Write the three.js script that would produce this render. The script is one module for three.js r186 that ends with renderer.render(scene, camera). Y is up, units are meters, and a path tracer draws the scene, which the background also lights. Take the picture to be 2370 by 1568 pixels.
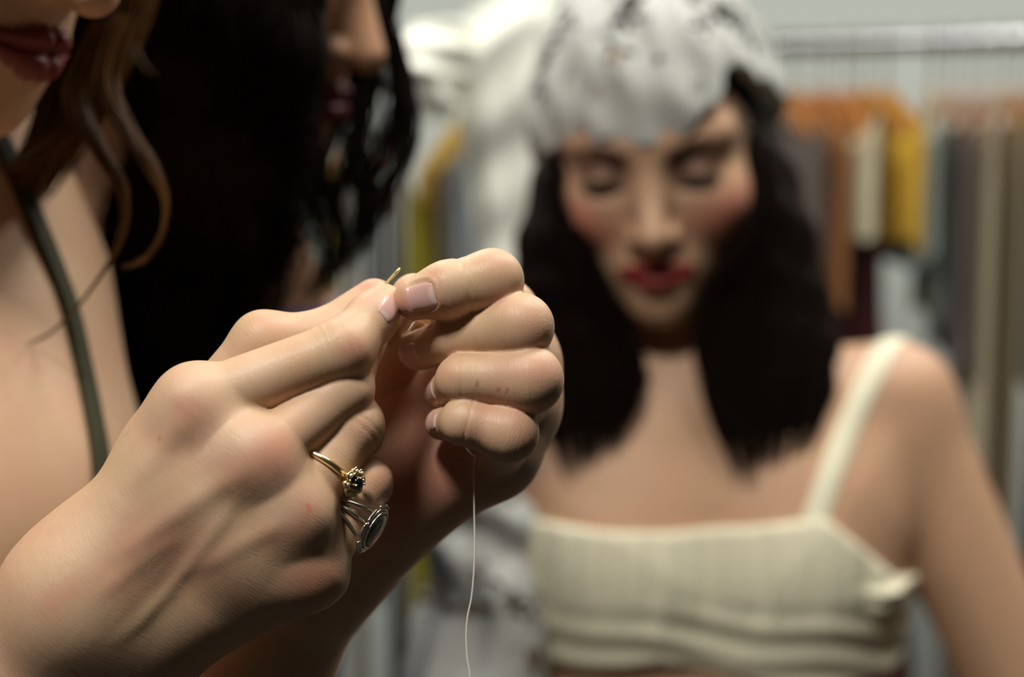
import * as THREE from 'three';
import { mergeGeometries } from 'three/addons/utils/BufferGeometryUtils.js';
import { ImprovedNoise } from 'three/addons/math/ImprovedNoise.js';
import { RoundedBoxGeometry } from 'three/addons/geometries/RoundedBoxGeometry.js';
import { RectAreaLightUniformsLib } from 'three/addons/lights/RectAreaLightUniformsLib.js';

// ---------------------------------------------------------------- camera, lights, exposure
const scene = new THREE.Scene();
scene.background = new THREE.Color(0x000000);
const FW = 2370, FH = 1568, FOCAL = 3292, PITCH = -5 * Math.PI / 180;
const camera = new THREE.PerspectiveCamera(2 * Math.atan(FH / 2 / FOCAL) * 180 / Math.PI, FW / FH, 0.05, 20);
camera.filmGauge = 36;
camera.position.set(0, 1.42, 0);
camera.rotation.x = PITCH;
camera.focus = 0.418;
camera.userData.fStop = 5.0;
scene.add(camera);
const renderer = new THREE.WebGLRenderer({ antialias: true });
renderer.toneMapping = THREE.LinearToneMapping;
renderer.toneMappingExposure = 1.1;
renderer.shadowMap.enabled = true;
RectAreaLightUniformsLib.init();

const V = (x, y, z) => new THREE.Vector3(x, y, z);
const CF = V(0, Math.sin(PITCH), -Math.cos(PITCH)), CU = V(0, Math.cos(PITCH), Math.sin(PITCH)), CR = V(1, 0, 0);
// a place in the room from where it appears and how far away it is
function at(px, py, d) {
  return camera.position.clone().addScaledVector(CF, d).addScaledVector(CR, (px - FW / 2) / FOCAL * d).addScaledVector(CU, (FH / 2 - py) / FOCAL * d);
}
const CEIL = 2.7;
// ceiling panels: [x, z, width, depth, intensity]
const PANELS = [
  [-0.42, 0.31, 0.30, 0.30, 102],
  [0.44, -0.66, 0.45, 0.45, 22],
  [-0.55, -1.6, 0.6, 0.6, 18],
  [1.1, -1.6, 0.6, 0.6, 18],
];
const LIGHT_COLOR = new THREE.Color(1.0, 0.965, 0.895);

// ---------------------------------------------------------------- small helpers
const noiseGen = new ImprovedNoise();
const N3 = (x, y, z) => noiseGen.noise(x, y, z);
function rng(seed) {
  let s = seed >>> 0;
  return () => { s = (s + 0x6d2b79f5) | 0; let t = Math.imul(s ^ (s >>> 15), 1 | s); t = (t + Math.imul(t ^ (t >>> 7), 61 | t)) ^ t; return ((t ^ (t >>> 14)) >>> 0) / 4294967296; };
}
const clamp = (x, a, b) => Math.min(b, Math.max(a, x));
const mixn = (a, b, t) => a + (b - a) * t;
const sstep = (a, b, x) => { const t = clamp((x - a) / (b - a), 0, 1); return t * t * (3 - 2 * t); };
const smin = (a, b, k) => { const h = Math.max(k - Math.abs(a - b), 0) / k; return Math.min(a, b) - h * h * k * 0.25; };
const smax = (a, b, k) => -smin(-a, -b, k);
const lin = (r, g, b) => new THREE.Color().setRGB(r, g, b);
const srgb = (r, g, b) => new THREE.Color().setRGB(r / 255, g / 255, b / 255, THREE.SRGBColorSpace);
const used = {};
function numbered(name) { const n = used[name] = (used[name] ?? -1) + 1; return n ? name + '_' + String(n).padStart(3, '0') : name; }
function shadows(o) { o.traverse((c) => { if (c.isMesh) { c.castShadow = true; c.receiveShadow = true; } }); return o; }
function thing(name, label, category, group) {
  const o = new THREE.Group(); o.name = numbered(name); o.userData = { label, category };
  if (group) o.userData.group = group;
  scene.add(o); return o;
}
function part(name, geometry, material, parent, label) {
  const m = new THREE.Mesh(geometry, material); m.name = name;
  if (label) m.userData.label = label;
  m.castShadow = m.receiveShadow = true; parent.add(m); return m;
}
function solo(name, geometry, material, label, category, group) {
  const m = new THREE.Mesh(geometry, material); m.name = numbered(name); m.userData = { label, category };
  if (group) m.userData.group = group;
  m.castShadow = m.receiveShadow = true; scene.add(m); return m;
}
function struct(name, geometry, material) {
  const m = new THREE.Mesh(geometry, material); m.name = name; m.userData = { kind: 'structure' };
  m.castShadow = m.receiveShadow = true; scene.add(m); return m;
}
function bx(w, h, d, x, y, z, r = 0.004) { return new RoundedBoxGeometry(w, h, d, 2, Math.min(r, w / 2.1, h / 2.1, d / 2.1)).translate(x, y, z); }
function curve(pts) { return new THREE.CatmullRomCurve3(pts.map((p) => p.isVector3 ? p : V(...p)), false, 'centripetal'); }
function tube(pts, r, seg = 24, sides = 8) { return new THREE.TubeGeometry(curve(pts), seg, r, sides, false); }
function strip(g) { for (const k of Object.keys(g.attributes)) if (!['position', 'normal', 'uv', 'color'].includes(k)) g.deleteAttribute(k); return g; }
function merged(list) { return mergeGeometries(list.map((g) => strip(g.index ? g.toNonIndexed() : g)), false); }

// ---------------------------------------------------------------- textures
function dataTex(n, f, srgbColor = false) {
  const a = new Uint8Array(n * n * 4);
  for (let y = 0; y < n; y++) for (let x = 0; x < n; x++) { const c = f(x / n, y / n); for (let k = 0; k < 4; k++) a[(y * n + x) * 4 + k] = clamp(Math.round((c[k] ?? 1) * 255), 0, 255); }
  const t = new THREE.DataTexture(a, n, n); t.wrapS = t.wrapT = THREE.RepeatWrapping; t.magFilter = THREE.LinearFilter; t.minFilter = THREE.LinearFilter;
  if (srgbColor) t.colorSpace = THREE.SRGBColorSpace;
  t.needsUpdate = true; return t;
}
function tileNoise(u, v, fx, fy, z) { // tiles over the unit square
  const a = N3(u * fx, v * fy, z), b = N3((u - 1) * fx, v * fy, z), c = N3(u * fx, (v - 1) * fy, z), d = N3((u - 1) * fx, (v - 1) * fy, z);
  return mixn(mixn(a, b, u), mixn(c, d, u), v);
}
// u runs along the finger, v around it: fine transverse skin lines and pores; the tile is 16 mm
const skinBump = dataTex(512, (u, v) => {
  const l1 = tileNoise(u, v, 26, 3, 1.3), l2 = tileNoise(u, v, 52, 5, 5.1), l3 = tileNoise(u, v, 14, 20, 8.7), g = tileNoise(u, v, 70, 70, 3.3);
  const h = 0.62 + 0.30 * l1 - 0.40 * Math.pow(Math.max(0, 1 - Math.abs(l2) * 5), 2) - 0.08 * Math.pow(Math.max(0, 1 - Math.abs(l3) * 5), 2) + 0.10 * g;
  return [h, h, h, 1];
});
skinBump.repeat.set(1 / 0.016, 1 / 0.016);
const fabricBump = dataTex(256, (u, v) => { const h = 0.5 + 0.22 * Math.sin(u * Math.PI * 2 * 32) * Math.cos(v * Math.PI * 2 * 32) + 0.3 * tileNoise(u, v, 14, 14, 2.2); return [h, h, h, 1]; });
fabricBump.repeat.set(20, 20);

// ---------------------------------------------------------------- distance fields
// a tapered capsule; J(px, py, depth, radius in pixels at that depth)
const J = (px, py, d, rp) => ({ p: at(px, py, d), r: rp * d / FOCAL });
const W3 = (x, y, z, r) => ({ p: V(x, y, z), r });
function bone(a, b) {
  const d = b.p.clone().sub(a.p);
  return { ax: a.p.x, ay: a.p.y, az: a.p.z, dx: d.x, dy: d.y, dz: d.z, inv: 1 / Math.max(d.lengthSq(), 1e-12), ra: a.r, dr: b.r - a.r, len: d.length(), t: 0 };
}
function cap(b, x, y, z) {
  const px = x - b.ax, py = y - b.ay, pz = z - b.az;
  let t = (px * b.dx + py * b.dy + pz * b.dz) * b.inv; b.t = t; t = t < 0 ? 0 : t > 1 ? 1 : t;
  const qx = px - b.dx * t, qy = py - b.dy * t, qz = pz - b.dz * t;
  return Math.sqrt(qx * qx + qy * qy + qz * qz) - b.ra - b.dr * t;
}
function ell(x, y, z, rx, ry, rz) {
  const a = x / rx, b = y / ry, c = z / rz, k0 = Math.sqrt(a * a + b * b + c * c), e = a / rx, f = b / ry, g = c / rz, k1 = Math.sqrt(e * e + f * f + g * g);
  return k1 < 1e-9 ? -Math.min(rx, ry, rz) : k0 * (k0 - 1) / k1;
}
function chain(joints) { const out = []; for (let i = 0; i + 1 < joints.length; i++) out.push(bone(joints[i], joints[i + 1])); return out; }
function grad(f, x, y, z, h) {
  const gx = f(x + h, y, z) - f(x - h, y, z), gy = f(x, y + h, z) - f(x, y - h, z), gz = f(x, y, z + h) - f(x, y, z - h), l = Math.hypot(gx, gy, gz) || 1;
  return [gx / l, gy / l, gz / l, l / (2 * h)];
}
// surface nets over a box, vertices drawn onto the surface
function mesher(f, lo, hi, cell) {
  const nx = Math.ceil((hi.x - lo.x) / cell) + 1, ny = Math.ceil((hi.y - lo.y) / cell) + 1, nz = Math.ceil((hi.z - lo.z) / cell) + 1;
  const val = new Float32Array(nx * ny * nz), id = (i, j, k) => (k * ny + j) * nx + i, S = 5, reach = cell * S * 0.5 * 1.75 * 1.5;
  for (let k0 = 0; k0 < nz; k0 += S) for (let j0 = 0; j0 < ny; j0 += S) for (let i0 = 0; i0 < nx; i0 += S) {
    const c = f(lo.x + (i0 + S / 2 - 0.5) * cell, lo.y + (j0 + S / 2 - 0.5) * cell, lo.z + (k0 + S / 2 - 0.5) * cell), far = Math.abs(c) > reach;
    for (let k = k0; k < Math.min(k0 + S, nz); k++) for (let j = j0; j < Math.min(j0 + S, ny); j++) for (let i = i0; i < Math.min(i0 + S, nx); i++) val[id(i, j, k)] = far ? c : f(lo.x + i * cell, lo.y + j * cell, lo.z + k * cell);
  }
  const vert = new Int32Array(nx * ny * nz).fill(-1), P = [];
  for (let k = 0; k < nz - 1; k++) for (let j = 0; j < ny - 1; j++) for (let i = 0; i < nx - 1; i++) {
    let sx = 0, sy = 0, sz = 0, n = 0;
    const e = (a, b, c, A, B, C) => {
      const u = val[id(i + a, j + b, k + c)], w = val[id(i + A, j + B, k + C)];
      if ((u < 0) === (w < 0)) return;
      const t = u / (u - w); sx += a + (A - a) * t; sy += b + (B - b) * t; sz += c + (C - c) * t; n++;
    };
    const q = id(i, j, k), s = val[q] < 0;
    if ((val[q + 1] < 0) === s && (val[q + nx] < 0) === s && (val[q + nx + 1] < 0) === s && (val[q + nx * ny] < 0) === s && (val[q + nx * ny + 1] < 0) === s && (val[q + nx * ny + nx] < 0) === s && (val[q + nx * ny + nx + 1] < 0) === s) continue;
    e(0, 0, 0, 1, 0, 0); e(0, 1, 0, 1, 1, 0); e(0, 0, 1, 1, 0, 1); e(0, 1, 1, 1, 1, 1);
    e(0, 0, 0, 0, 1, 0); e(1, 0, 0, 1, 1, 0); e(0, 0, 1, 0, 1, 1); e(1, 0, 1, 1, 1, 1);
    e(0, 0, 0, 0, 0, 1); e(1, 0, 0, 1, 0, 1); e(0, 1, 0, 0, 1, 1); e(1, 1, 0, 1, 1, 1);
    vert[q] = P.length / 3; P.push(lo.x + (i + sx / n) * cell, lo.y + (j + sy / n) * cell, lo.z + (k + sz / n) * cell);
  }
  const I = [];
  const quad = (a, b, c, d, flip) => { if (a < 0 || b < 0 || c < 0 || d < 0) return; if (flip) I.push(a, c, b, a, d, c); else I.push(a, b, c, a, c, d); };
  for (let k = 0; k < nz - 1; k++) for (let j = 0; j < ny - 1; j++) for (let i = 0; i < nx - 1; i++) {
    const q = id(i, j, k), s = val[q] < 0;
    if (j > 0 && k > 0 && (val[q + 1] < 0) !== s) quad(vert[q], vert[q - nx], vert[q - nx - nx * ny], vert[q - nx * ny], s);
    if (i > 0 && k > 0 && (val[q + nx] < 0) !== s) quad(vert[q], vert[q - nx * ny], vert[q - 1 - nx * ny], vert[q - 1], s);
    if (i > 0 && j > 0 && (val[q + nx * ny] < 0) !== s) quad(vert[q], vert[q - 1], vert[q - 1 - nx], vert[q - nx], s);
  }
  const n = P.length / 3, pos = new Float32Array(P), nor = new Float32Array(n * 3);
  for (let v = 0; v < n; v++) {
    let x = pos[v * 3], y = pos[v * 3 + 1], z = pos[v * 3 + 2], g;
    for (let it = 0; it < 2; it++) {
      g = grad(f, x, y, z, cell * 0.4); const d = clamp(f(x, y, z) / Math.max(g[3], 0.4), -cell * 0.7, cell * 0.7);
      x -= g[0] * d; y -= g[1] * d; z -= g[2] * d;
    }
    g = grad(f, x, y, z, cell * 0.4);
    pos[v * 3] = x; pos[v * 3 + 1] = y; pos[v * 3 + 2] = z; nor[v * 3] = g[0]; nor[v * 3 + 1] = g[1]; nor[v * 3 + 2] = g[2];
  }
  // outward facing
  for (let t = 0; t < I.length; t += 3) {
    const a = I[t] * 3, b = I[t + 1] * 3, c = I[t + 2] * 3;
    const ux = pos[b] - pos[a], uy = pos[b + 1] - pos[a + 1], uz = pos[b + 2] - pos[a + 2], wx = pos[c] - pos[a], wy = pos[c + 1] - pos[a + 1], wz = pos[c + 2] - pos[a + 2];
    if ((uy * wz - uz * wy) * (nor[a] + nor[b] + nor[c]) + (uz * wx - ux * wz) * (nor[a + 1] + nor[b + 1] + nor[c + 1]) + (ux * wy - uy * wx) * (nor[a + 2] + nor[b + 2] + nor[c + 2]) < 0) { const q = I[t + 1]; I[t + 1] = I[t + 2]; I[t + 2] = q; }
  }
  return { pos, nor, idx: I };
}
// colour(x, y, z, nx, ny, nz) -> [r, g, b]; uvOf(x, y, z) -> [u, v]
function toGeometry(m, color, uvOf) {
  const n = m.pos.length / 3, g = new THREE.BufferGeometry(), uv = new Float32Array(n * 2);
  g.setAttribute('position', new THREE.BufferAttribute(m.pos, 3)); g.setAttribute('normal', new THREE.BufferAttribute(m.nor, 3));
  for (let i = 0; i < n; i++) { const q = uvOf ? uvOf(m.pos[i * 3], m.pos[i * 3 + 1], m.pos[i * 3 + 2]) : [m.pos[i * 3] + m.pos[i * 3 + 2] * 0.7, m.pos[i * 3 + 1]]; uv[i * 2] = q[0]; uv[i * 2 + 1] = q[1]; }
  g.setAttribute('uv', new THREE.BufferAttribute(uv, 2));
  if (color) {
    const c = new Float32Array(n * 3);
    for (let i = 0; i < n; i++) { const q = color(m.pos[i * 3], m.pos[i * 3 + 1], m.pos[i * 3 + 2], m.nor[i * 3], m.nor[i * 3 + 1], m.nor[i * 3 + 2]); c[i * 3] = q[0]; c[i * 3 + 1] = q[1]; c[i * 3 + 2] = q[2]; }
    g.setAttribute('color', new THREE.BufferAttribute(c, 3));
  }
  g.setIndex(m.idx); return g;
}
// uv runs along and around the nearest of the given bones; triangles are parted where the bone changes
function boneUv(m, bones, color, bias) {
  const n = m.pos.length / 3, near = new Int16Array(n);
  const frames = bones.map((b) => { const a = V(b.dx, b.dy, b.dz).normalize(), s = Math.abs(a.z) < 0.8 ? V(0, 0, -1) : V(0, -1, 0), e1 = s.clone().addScaledVector(a, -s.dot(a)).normalize(), e2 = a.clone().cross(e1); return { a, e1, e2, r: (b.ra + Math.abs(b.dr) * 0.5) }; });
  for (let i = 0; i < n; i++) { let best = 1e9; for (let k = 0; k < bones.length; k++) { const d = cap(bones[k], m.pos[i * 3], m.pos[i * 3 + 1], m.pos[i * 3 + 2]) + (bias ? bias(k) : 0); if (d < best) { best = d; near[i] = k; } } }
  const P = [], Nn = [], U = [], C = [], I = [], keys = new Map();
  const put = (i, k, ref) => {
    const b = bones[k], f = frames[k], q = V(m.pos[i * 3] - b.ax, m.pos[i * 3 + 1] - b.ay, m.pos[i * 3 + 2] - b.az);
    const u = q.dot(f.a); let th = Math.atan2(q.dot(f.e2), q.dot(f.e1)), wrap = 0;
    if (ref !== null) { if (th - ref > Math.PI) { th -= 2 * Math.PI; wrap = -1; } else if (th - ref < -Math.PI) { th += 2 * Math.PI; wrap = 1; } }
    const key = (i * 64 + k) * 4 + wrap + 1; let v = keys.get(key);
    if (v === undefined) {
      v = P.length / 3; keys.set(key, v); P.push(m.pos[i * 3], m.pos[i * 3 + 1], m.pos[i * 3 + 2]); Nn.push(m.nor[i * 3], m.nor[i * 3 + 1], m.nor[i * 3 + 2]); U.push(u + k * 0.0137, th * f.r);
      C.push(...color(m.pos[i * 3], m.pos[i * 3 + 1], m.pos[i * 3 + 2], m.nor[i * 3], m.nor[i * 3 + 1], m.nor[i * 3 + 2]));
    }
    return [v, th];
  };
  for (let t = 0; t < m.idx.length; t += 3) {
    const [a, b, c] = [m.idx[t], m.idx[t + 1], m.idx[t + 2]], k = near[b] === near[c] ? near[b] : near[a], [va, ref] = put(a, k, null);
    I.push(va, put(b, k, ref)[0], put(c, k, ref)[0]);
  }
  const g = new THREE.BufferGeometry();
  g.setAttribute('position', new THREE.Float32BufferAttribute(P, 3)); g.setAttribute('normal', new THREE.Float32BufferAttribute(Nn, 3)); g.setAttribute('uv', new THREE.Float32BufferAttribute(U, 2)); g.setAttribute('color', new THREE.Float32BufferAttribute(C, 3));
  g.setIndex(I); return g;
}
// first point of the field along the line of sight from the photographer's place
function sight(f, px, py, d0 = 0.3, d1 = 0.6) {
  let d = d0;
  for (let i = 0; i < 300 && d < d1; i++) { const p = at(px, py, d), v = f(p.x, p.y, p.z); if (v < 2e-5) return p; d += Math.max(v * 0.8, 1e-5); }
  return at(px, py, d);
}
function boxOf(joints, margin) {
  const lo = V(9, 9, 9), hi = V(-9, -9, -9);
  for (const j of joints) { lo.min(j.p.clone().subScalar(j.r + margin)); hi.max(j.p.clone().addScalar(j.r + margin)); }
  return [lo, hi];
}

// ---------------------------------------------------------------- the room
const RX = 2.7, ZB = -2.75, ZF = 2.3;
const wallTex = dataTex(256, (u, v) => { const n = 0.93 + 0.05 * tileNoise(u, v, 6, 6, 1.1) + 0.03 * tileNoise(u, v, 40, 40, 4.4); return [n, n, n, 1]; }, true);
wallTex.repeat.set(0.6, 0.6);
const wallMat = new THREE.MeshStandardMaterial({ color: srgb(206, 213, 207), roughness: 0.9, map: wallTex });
const ceilMat = new THREE.MeshStandardMaterial({ color: srgb(96, 94, 90), roughness: 0.95 });
const floorTex = dataTex(256, (u, v) => { const n = 0.82 + 0.16 * tileNoise(u, v, 5, 5, 2.7) + 0.1 * tileNoise(u, v, 30, 30, 6.1); return [n, n, n * 0.98, 1]; }, true);
const floorMat = new THREE.MeshStandardMaterial({ color: srgb(58, 54, 50), roughness: 0.7, map: floorTex });
const RW = 2 * RX, RD = ZF - ZB, ZC = (ZF + ZB) / 2;
struct('floor', new THREE.BoxGeometry(RW + 0.4, 0.1, RD + 0.4).translate(0, -0.05, ZC), floorMat);
struct('ceiling', new THREE.BoxGeometry(RW + 0.4, 0.1, RD + 0.4).translate(0, CEIL + 0.05, ZC), ceilMat);
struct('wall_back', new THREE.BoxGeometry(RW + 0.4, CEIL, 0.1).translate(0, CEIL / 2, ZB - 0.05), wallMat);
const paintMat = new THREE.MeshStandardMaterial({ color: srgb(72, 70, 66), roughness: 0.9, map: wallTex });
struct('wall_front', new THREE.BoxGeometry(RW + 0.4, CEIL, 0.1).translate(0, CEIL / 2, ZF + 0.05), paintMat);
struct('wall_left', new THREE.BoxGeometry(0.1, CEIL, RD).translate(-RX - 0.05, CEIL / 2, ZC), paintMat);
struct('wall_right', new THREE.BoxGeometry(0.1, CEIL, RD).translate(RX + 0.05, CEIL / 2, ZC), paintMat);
const baseMat = new THREE.MeshStandardMaterial({ color: srgb(205, 205, 200), roughness: 0.6 });
struct('baseboard_back', bx(RW, 0.09, 0.014, 0, 0.045, ZB + 0.007), baseMat);

const lampFrameMat = new THREE.MeshStandardMaterial({ color: srgb(230, 230, 228), roughness: 0.5 });
const lampGlow = new THREE.MeshStandardMaterial({ color: 0xffffff, emissive: LIGHT_COLOR, emissiveIntensity: 1.2, roughness: 0.6 });
PANELS.forEach(([x, z, w, d, power], i) => {
  const names = ['small square ceiling lamp above the photographer', 'square ceiling lamp above the woman in the lace headscarf', 'square ceiling lamp above the white blouse rail', 'square ceiling lamp above the rail of wooden hangers'];
  const o = thing('ceiling_lamp', names[i], 'lamp', 'square ceiling lamps');
  o.position.set(x, CEIL, z);
  const f = 0.025;
  part('frame', merged([bx(w + 2 * f, 0.03, f, 0, -0.015, w / 2 * 0 + d / 2 + f / 2), bx(w + 2 * f, 0.03, f, 0, -0.015, -d / 2 - f / 2), bx(f, 0.03, d, w / 2 + f / 2, -0.015, 0), bx(f, 0.03, d, -w / 2 - f / 2, -0.015, 0)]), lampFrameMat, o);
  part('diffuser', bx(w, 0.012, d, 0, -0.012, 0), lampGlow, o);
  const l = new THREE.RectAreaLight(LIGHT_COLOR, power, w, d);
  l.position.set(x, CEIL - 0.035, z); l.rotation.x = -Math.PI / 2; scene.add(l);
});

// ---------------------------------------------------------------- skin
const skinMat = new THREE.MeshPhysicalMaterial({ color: 0xffffff, vertexColors: true, roughness: 0.48, specularIntensity: 0.75, bumpMap: skinBump, bumpScale: 0.00008 });
const FAIR = [0.575, 0.378, 0.238], ROSY = [0.55, 0.30, 0.20];
const mix3 = (a, b, t) => [mixn(a[0], b[0], t), mixn(a[1], b[1], t), mixn(a[2], b[2], t)];
function spotted(base, spots) {
  return (x, y, z) => {
    const m = N3(x * 90, y * 90, z * 90) * 0.5 + N3(x * 260, y * 260, z * 260) * 0.3, w = N3(x * 40 + 7, y * 40, z * 40);
    let c = mix3(base, ROSY, clamp(0.2 + 0.7 * m + 0.5 * w, 0, 0.85)); const yl = clamp(0.5 * N3(x * 70 + 3, y * 70, z * 70 + 9), 0, 0.3); c = mix3(c, [base[0] * 0.97, base[1] * 1.0, base[2] * 0.82], yl);
    for (const s of spots) { const d = Math.hypot(x - s.p.x, y - s.p.y, z - s.p.z); if (d < s.r) { const e = (1 - sstep(s.r * s.core, s.r, d)) * s.a; c = mix3(c, s.c, e); } }
    return c;
  };
}
// joins a palm field and separate fingers: soft at the knuckle, hard further out
function handField(palm, fingers, palmK = 0.012) {
  return (x, y, z) => {
    let d = 1e9; for (const b of palm) { const e = cap(b, x, y, z); d = d > 1e8 ? e : smin(d, e, b.k ?? palmK); }
    let F = 1e9, lo = 1e9, kw = 0, ws = 0;
    for (const f of fingers) {
      let e = 1e9, best = 1e9, s = 0;
      for (let i = 0; i < f.length; i++) { const c = cap(f[i], x, y, z); if (c < best) { best = c; s = i + clamp(f[i].t, 0, 1); } e = e > 1e8 ? c : smin(e, c, 0.004); }
      if (f.mods) for (const m of f.mods) e = m(e, x, y, z);
      const k = mixn(f.k ?? 0.010, 0.0006, sstep(0.0, 0.42, s));
      if (e < lo) { const q = lo > 1e8 ? 0 : Math.exp((e - lo) / 0.0015); kw *= q; ws *= q; lo = e; }
      const w = Math.exp((lo - e) / 0.0015); kw += w * k; ws += w;
      F = F > 1e8 ? e : smin(F, e, 0.0013);
    }
    return smin(d, F, kw / ws);
  };
}
const groove = (b, t0, depth, w) => (e, x, y, z) => { cap(b, x, y, z); const q = (b.t - t0) * b.len / w; return Math.abs(q) > 3 ? e : e + depth * Math.exp(-q * q); };
const swell = (j, amount, r) => (e, x, y, z) => { const d = Math.hypot(x - j.p.x, y - j.p.y, z - j.p.z); return d > r ? e : e - amount * (1 - sstep(0, r, d)); };

// ---- the hand with the rings (her right hand), seen from its back
const R = {
  armA: J(-230, 1800, 0.43, 172), armB: J(-40, 1960, 0.438, 175), wristA: J(196, 1374, 0.413, 136), wristB: J(280, 1484, 0.424, 133),
  i: [J(455, 942, 0.407, 80), J(793, 811, 0.416, 70), J(862, 735, 0.427, 55), J(889, 702, 0.4315, 45)],
  m: [J(596, 1062, 0.4035, 77), J(797, 905, 0.418, 63), J(830, 800, 0.437, 54), J(878, 745, 0.446, 46)],
  r: [J(680, 1186, 0.4075, 74), J(815, 986, 0.421, 69), J(826, 1000, 0.447, 58), J(770, 1040, 0.456, 50)],
  p: [J(718, 1318, 0.4145, 70), J(846, 1120, 0.4235, 58), J(838, 1120, 0.443, 50), J(790, 1150, 0.450, 44)],
  t: [J(390, 1070, 0.438, 82), J(610, 795, 0.436, 71), J(745, 783, 0.441, 60), J(866, 697, 0.4465, 52)],
};
{
  const palm = [bone(R.wristA, R.armA), bone(R.wristB, R.armB), bone(R.wristA, R.i[0]), bone(R.wristA, R.m[0]), bone(R.wristB, R.r[0]), bone(R.wristB, R.p[0]), bone(R.wristA, R.t[0]), bone(R.i[0], R.m[0]), bone(R.m[0], R.r[0]), bone(R.r[0], R.p[0]),
    bone(J(430, 1130, 0.420, 125), J(560, 1330, 0.429, 110))];
  for (const q of [2, 3, 4, 5]) palm[q].dr -= 0.0004; for (const q of [7, 8, 9]) { palm[q].ra *= 0.72; palm[q].dr *= 0.72; palm[q].az -= 0.0035; }
  palm.push(...chain([J(400, 1035, 0.415, 82), J(500, 1145, 0.413, 84), J(570, 1250, 0.4135, 84), J(634, 1314, 0.416, 78)]));
  for (const b of palm) b.k = 0.014;
  palm[0].k = 0.03; palm[1].k = 0.03;
  R.palm = palm;
  R.fingers = ['i', 'm', 'r', 'p', 't'].map((k) => { const c = chain(R[k]); c.k = 0.009; c.mods = []; return c; });
  const [fi, fm, fr, fp, ft] = R.fingers;
  fi.mods.push(swell(R.i[1], 0.0008, 0.012)); fr.mods.push(swell(R.r[1], 0.0006, 0.012));
  for (const [t, a] of [[0.90, 0.8], [0.945, 1], [1.03, 0.7]]) fi.mods.push(groove(fi[0], t, 0.00011 * a, 0.0007));
  for (const t of [0.94, 1.02]) fr.mods.push(groove(fr[0], t, 0.00012, 0.0007));
}
const base0 = handField(R.palm, R.fingers, 0.016);
// tendons and veins under the skin of the back
const ridges = [];
function ridge(pts, r, sink) { const j = pts.map(([px, py]) => ({ p: sight(base0, px, py, 0.3, 0.5), r: 0 })), c = chain(j); c.w = r; c.amp = sink; ridges.push(c); }
ridge([[560, 1130], [520, 1200], [470, 1270], [390, 1370], [325, 1440], [250, 1500]], 0.0024, 0.0004);
ridge([[600, 1075], [500, 1130], [380, 1210], [250, 1310]], 0.0032, 0.0005);
ridge([[455, 945], [380, 1030], [280, 1150]], 0.004, 0.0006);
ridge([[680, 1200], [560, 1260], [420, 1340]], 0.0028, 0.0004);
ridge([[430, 1230], [330, 1300], [200, 1400]], 0.0026, 0.00025);
const knuckles = [[R.m[0], 0.0014], [R.r[0], 0.0012], [R.i[0], 0.0008], [R.p[0], 0.001]];
const rightHand = (x, y, z) => {
  let d = base0(x, y, z);
  if (d < 0.01 && d > -0.01) for (const c of ridges) { let m = 1e9, s = 0; for (let i = 0; i < c.length; i++) { const e = cap(c[i], x, y, z); if (e < m) { m = e; s = (i + clamp(c[i].t, 0, 1)) / c.length; } } if (m < c.w * 3) d -= c.amp * Math.exp(-m * m / (c.w * c.w)) * Math.min(1, s * 4, (1 - s) * 4); }
  return d;
};

// ---- the bare hand (her left hand), fingers curled towards the photographer
const L = {
  arm: J(470, 1800, 0.50, 190), wrist: J(725, 1295, 0.478, 140), wrist2: J(690, 1330, 0.49, 130),
  i: [J(1150, 735, 0.467, 72), J(1139, 649, 0.430, 67), J(1035, 672, 0.4275, 63), J(962, 691, 0.4285, 51)],
  m: [J(1190, 840, 0.468, 75), J(1204, 757, 0.4265, 72), J(1055, 782, 0.4345, 55), J(968, 812, 0.4465, 46)],
  r: [J(1190, 945, 0.466, 74), J(1222, 880, 0.4245, 76), J(1068, 879, 0.4255, 53), J(1022, 912, 0.4455, 40)],
  p: [J(1140, 1050, 0.460, 74), J(1178, 1003, 0.4235, 63), J(1075, 977, 0.4235, 50), J(1022, 982, 0.4405, 38)],
  t: [J(850, 1070, 0.482, 100), J(885, 900, 0.476, 78), J(925, 770, 0.4575, 60), J(958, 686, 0.4455, 53)],
};
{
  const heel = J(840, 1140, 0.471, 100);
  const palm = [bone(L.wrist, L.arm), bone(L.wrist2, L.arm), bone(L.wrist2, L.i[0]), bone(L.wrist2, L.m[0]), bone(L.wrist, L.r[0]), bone(L.wrist, L.p[0]), bone(L.wrist, L.t[0]), bone(L.i[0], L.m[0]), bone(L.m[0], L.r[0]), bone(L.r[0], L.p[0]), bone(heel, L.p[0]), bone(L.t[0], L.t[1])];
  for (const b of palm) b.k = 0.012;
  L.palm = palm;
  L.fingers = ['i', 'm', 'r', 'p', 't'].map((k) => { const c = chain(L[k]); c.k = 0.009; c.mods = []; return c; });
  const [fi, fm, fr, fp] = L.fingers;
  fi.mods.push(swell(L.i[1], 0.0005, 0.01));
  for (const t of [0.62, 0.66]) fi.mods.push(groove(fi[1], t, 0.00016, 0.0006));
  for (const [f, ts] of [[fp, [0.92]], [fr, [0.97]]]) for (const t of ts) f.mods.push(groove(f[1], t, 0.00016, 0.0005));
}
const leftBase = handField(L.palm, L.fingers, 0.012);
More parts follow.
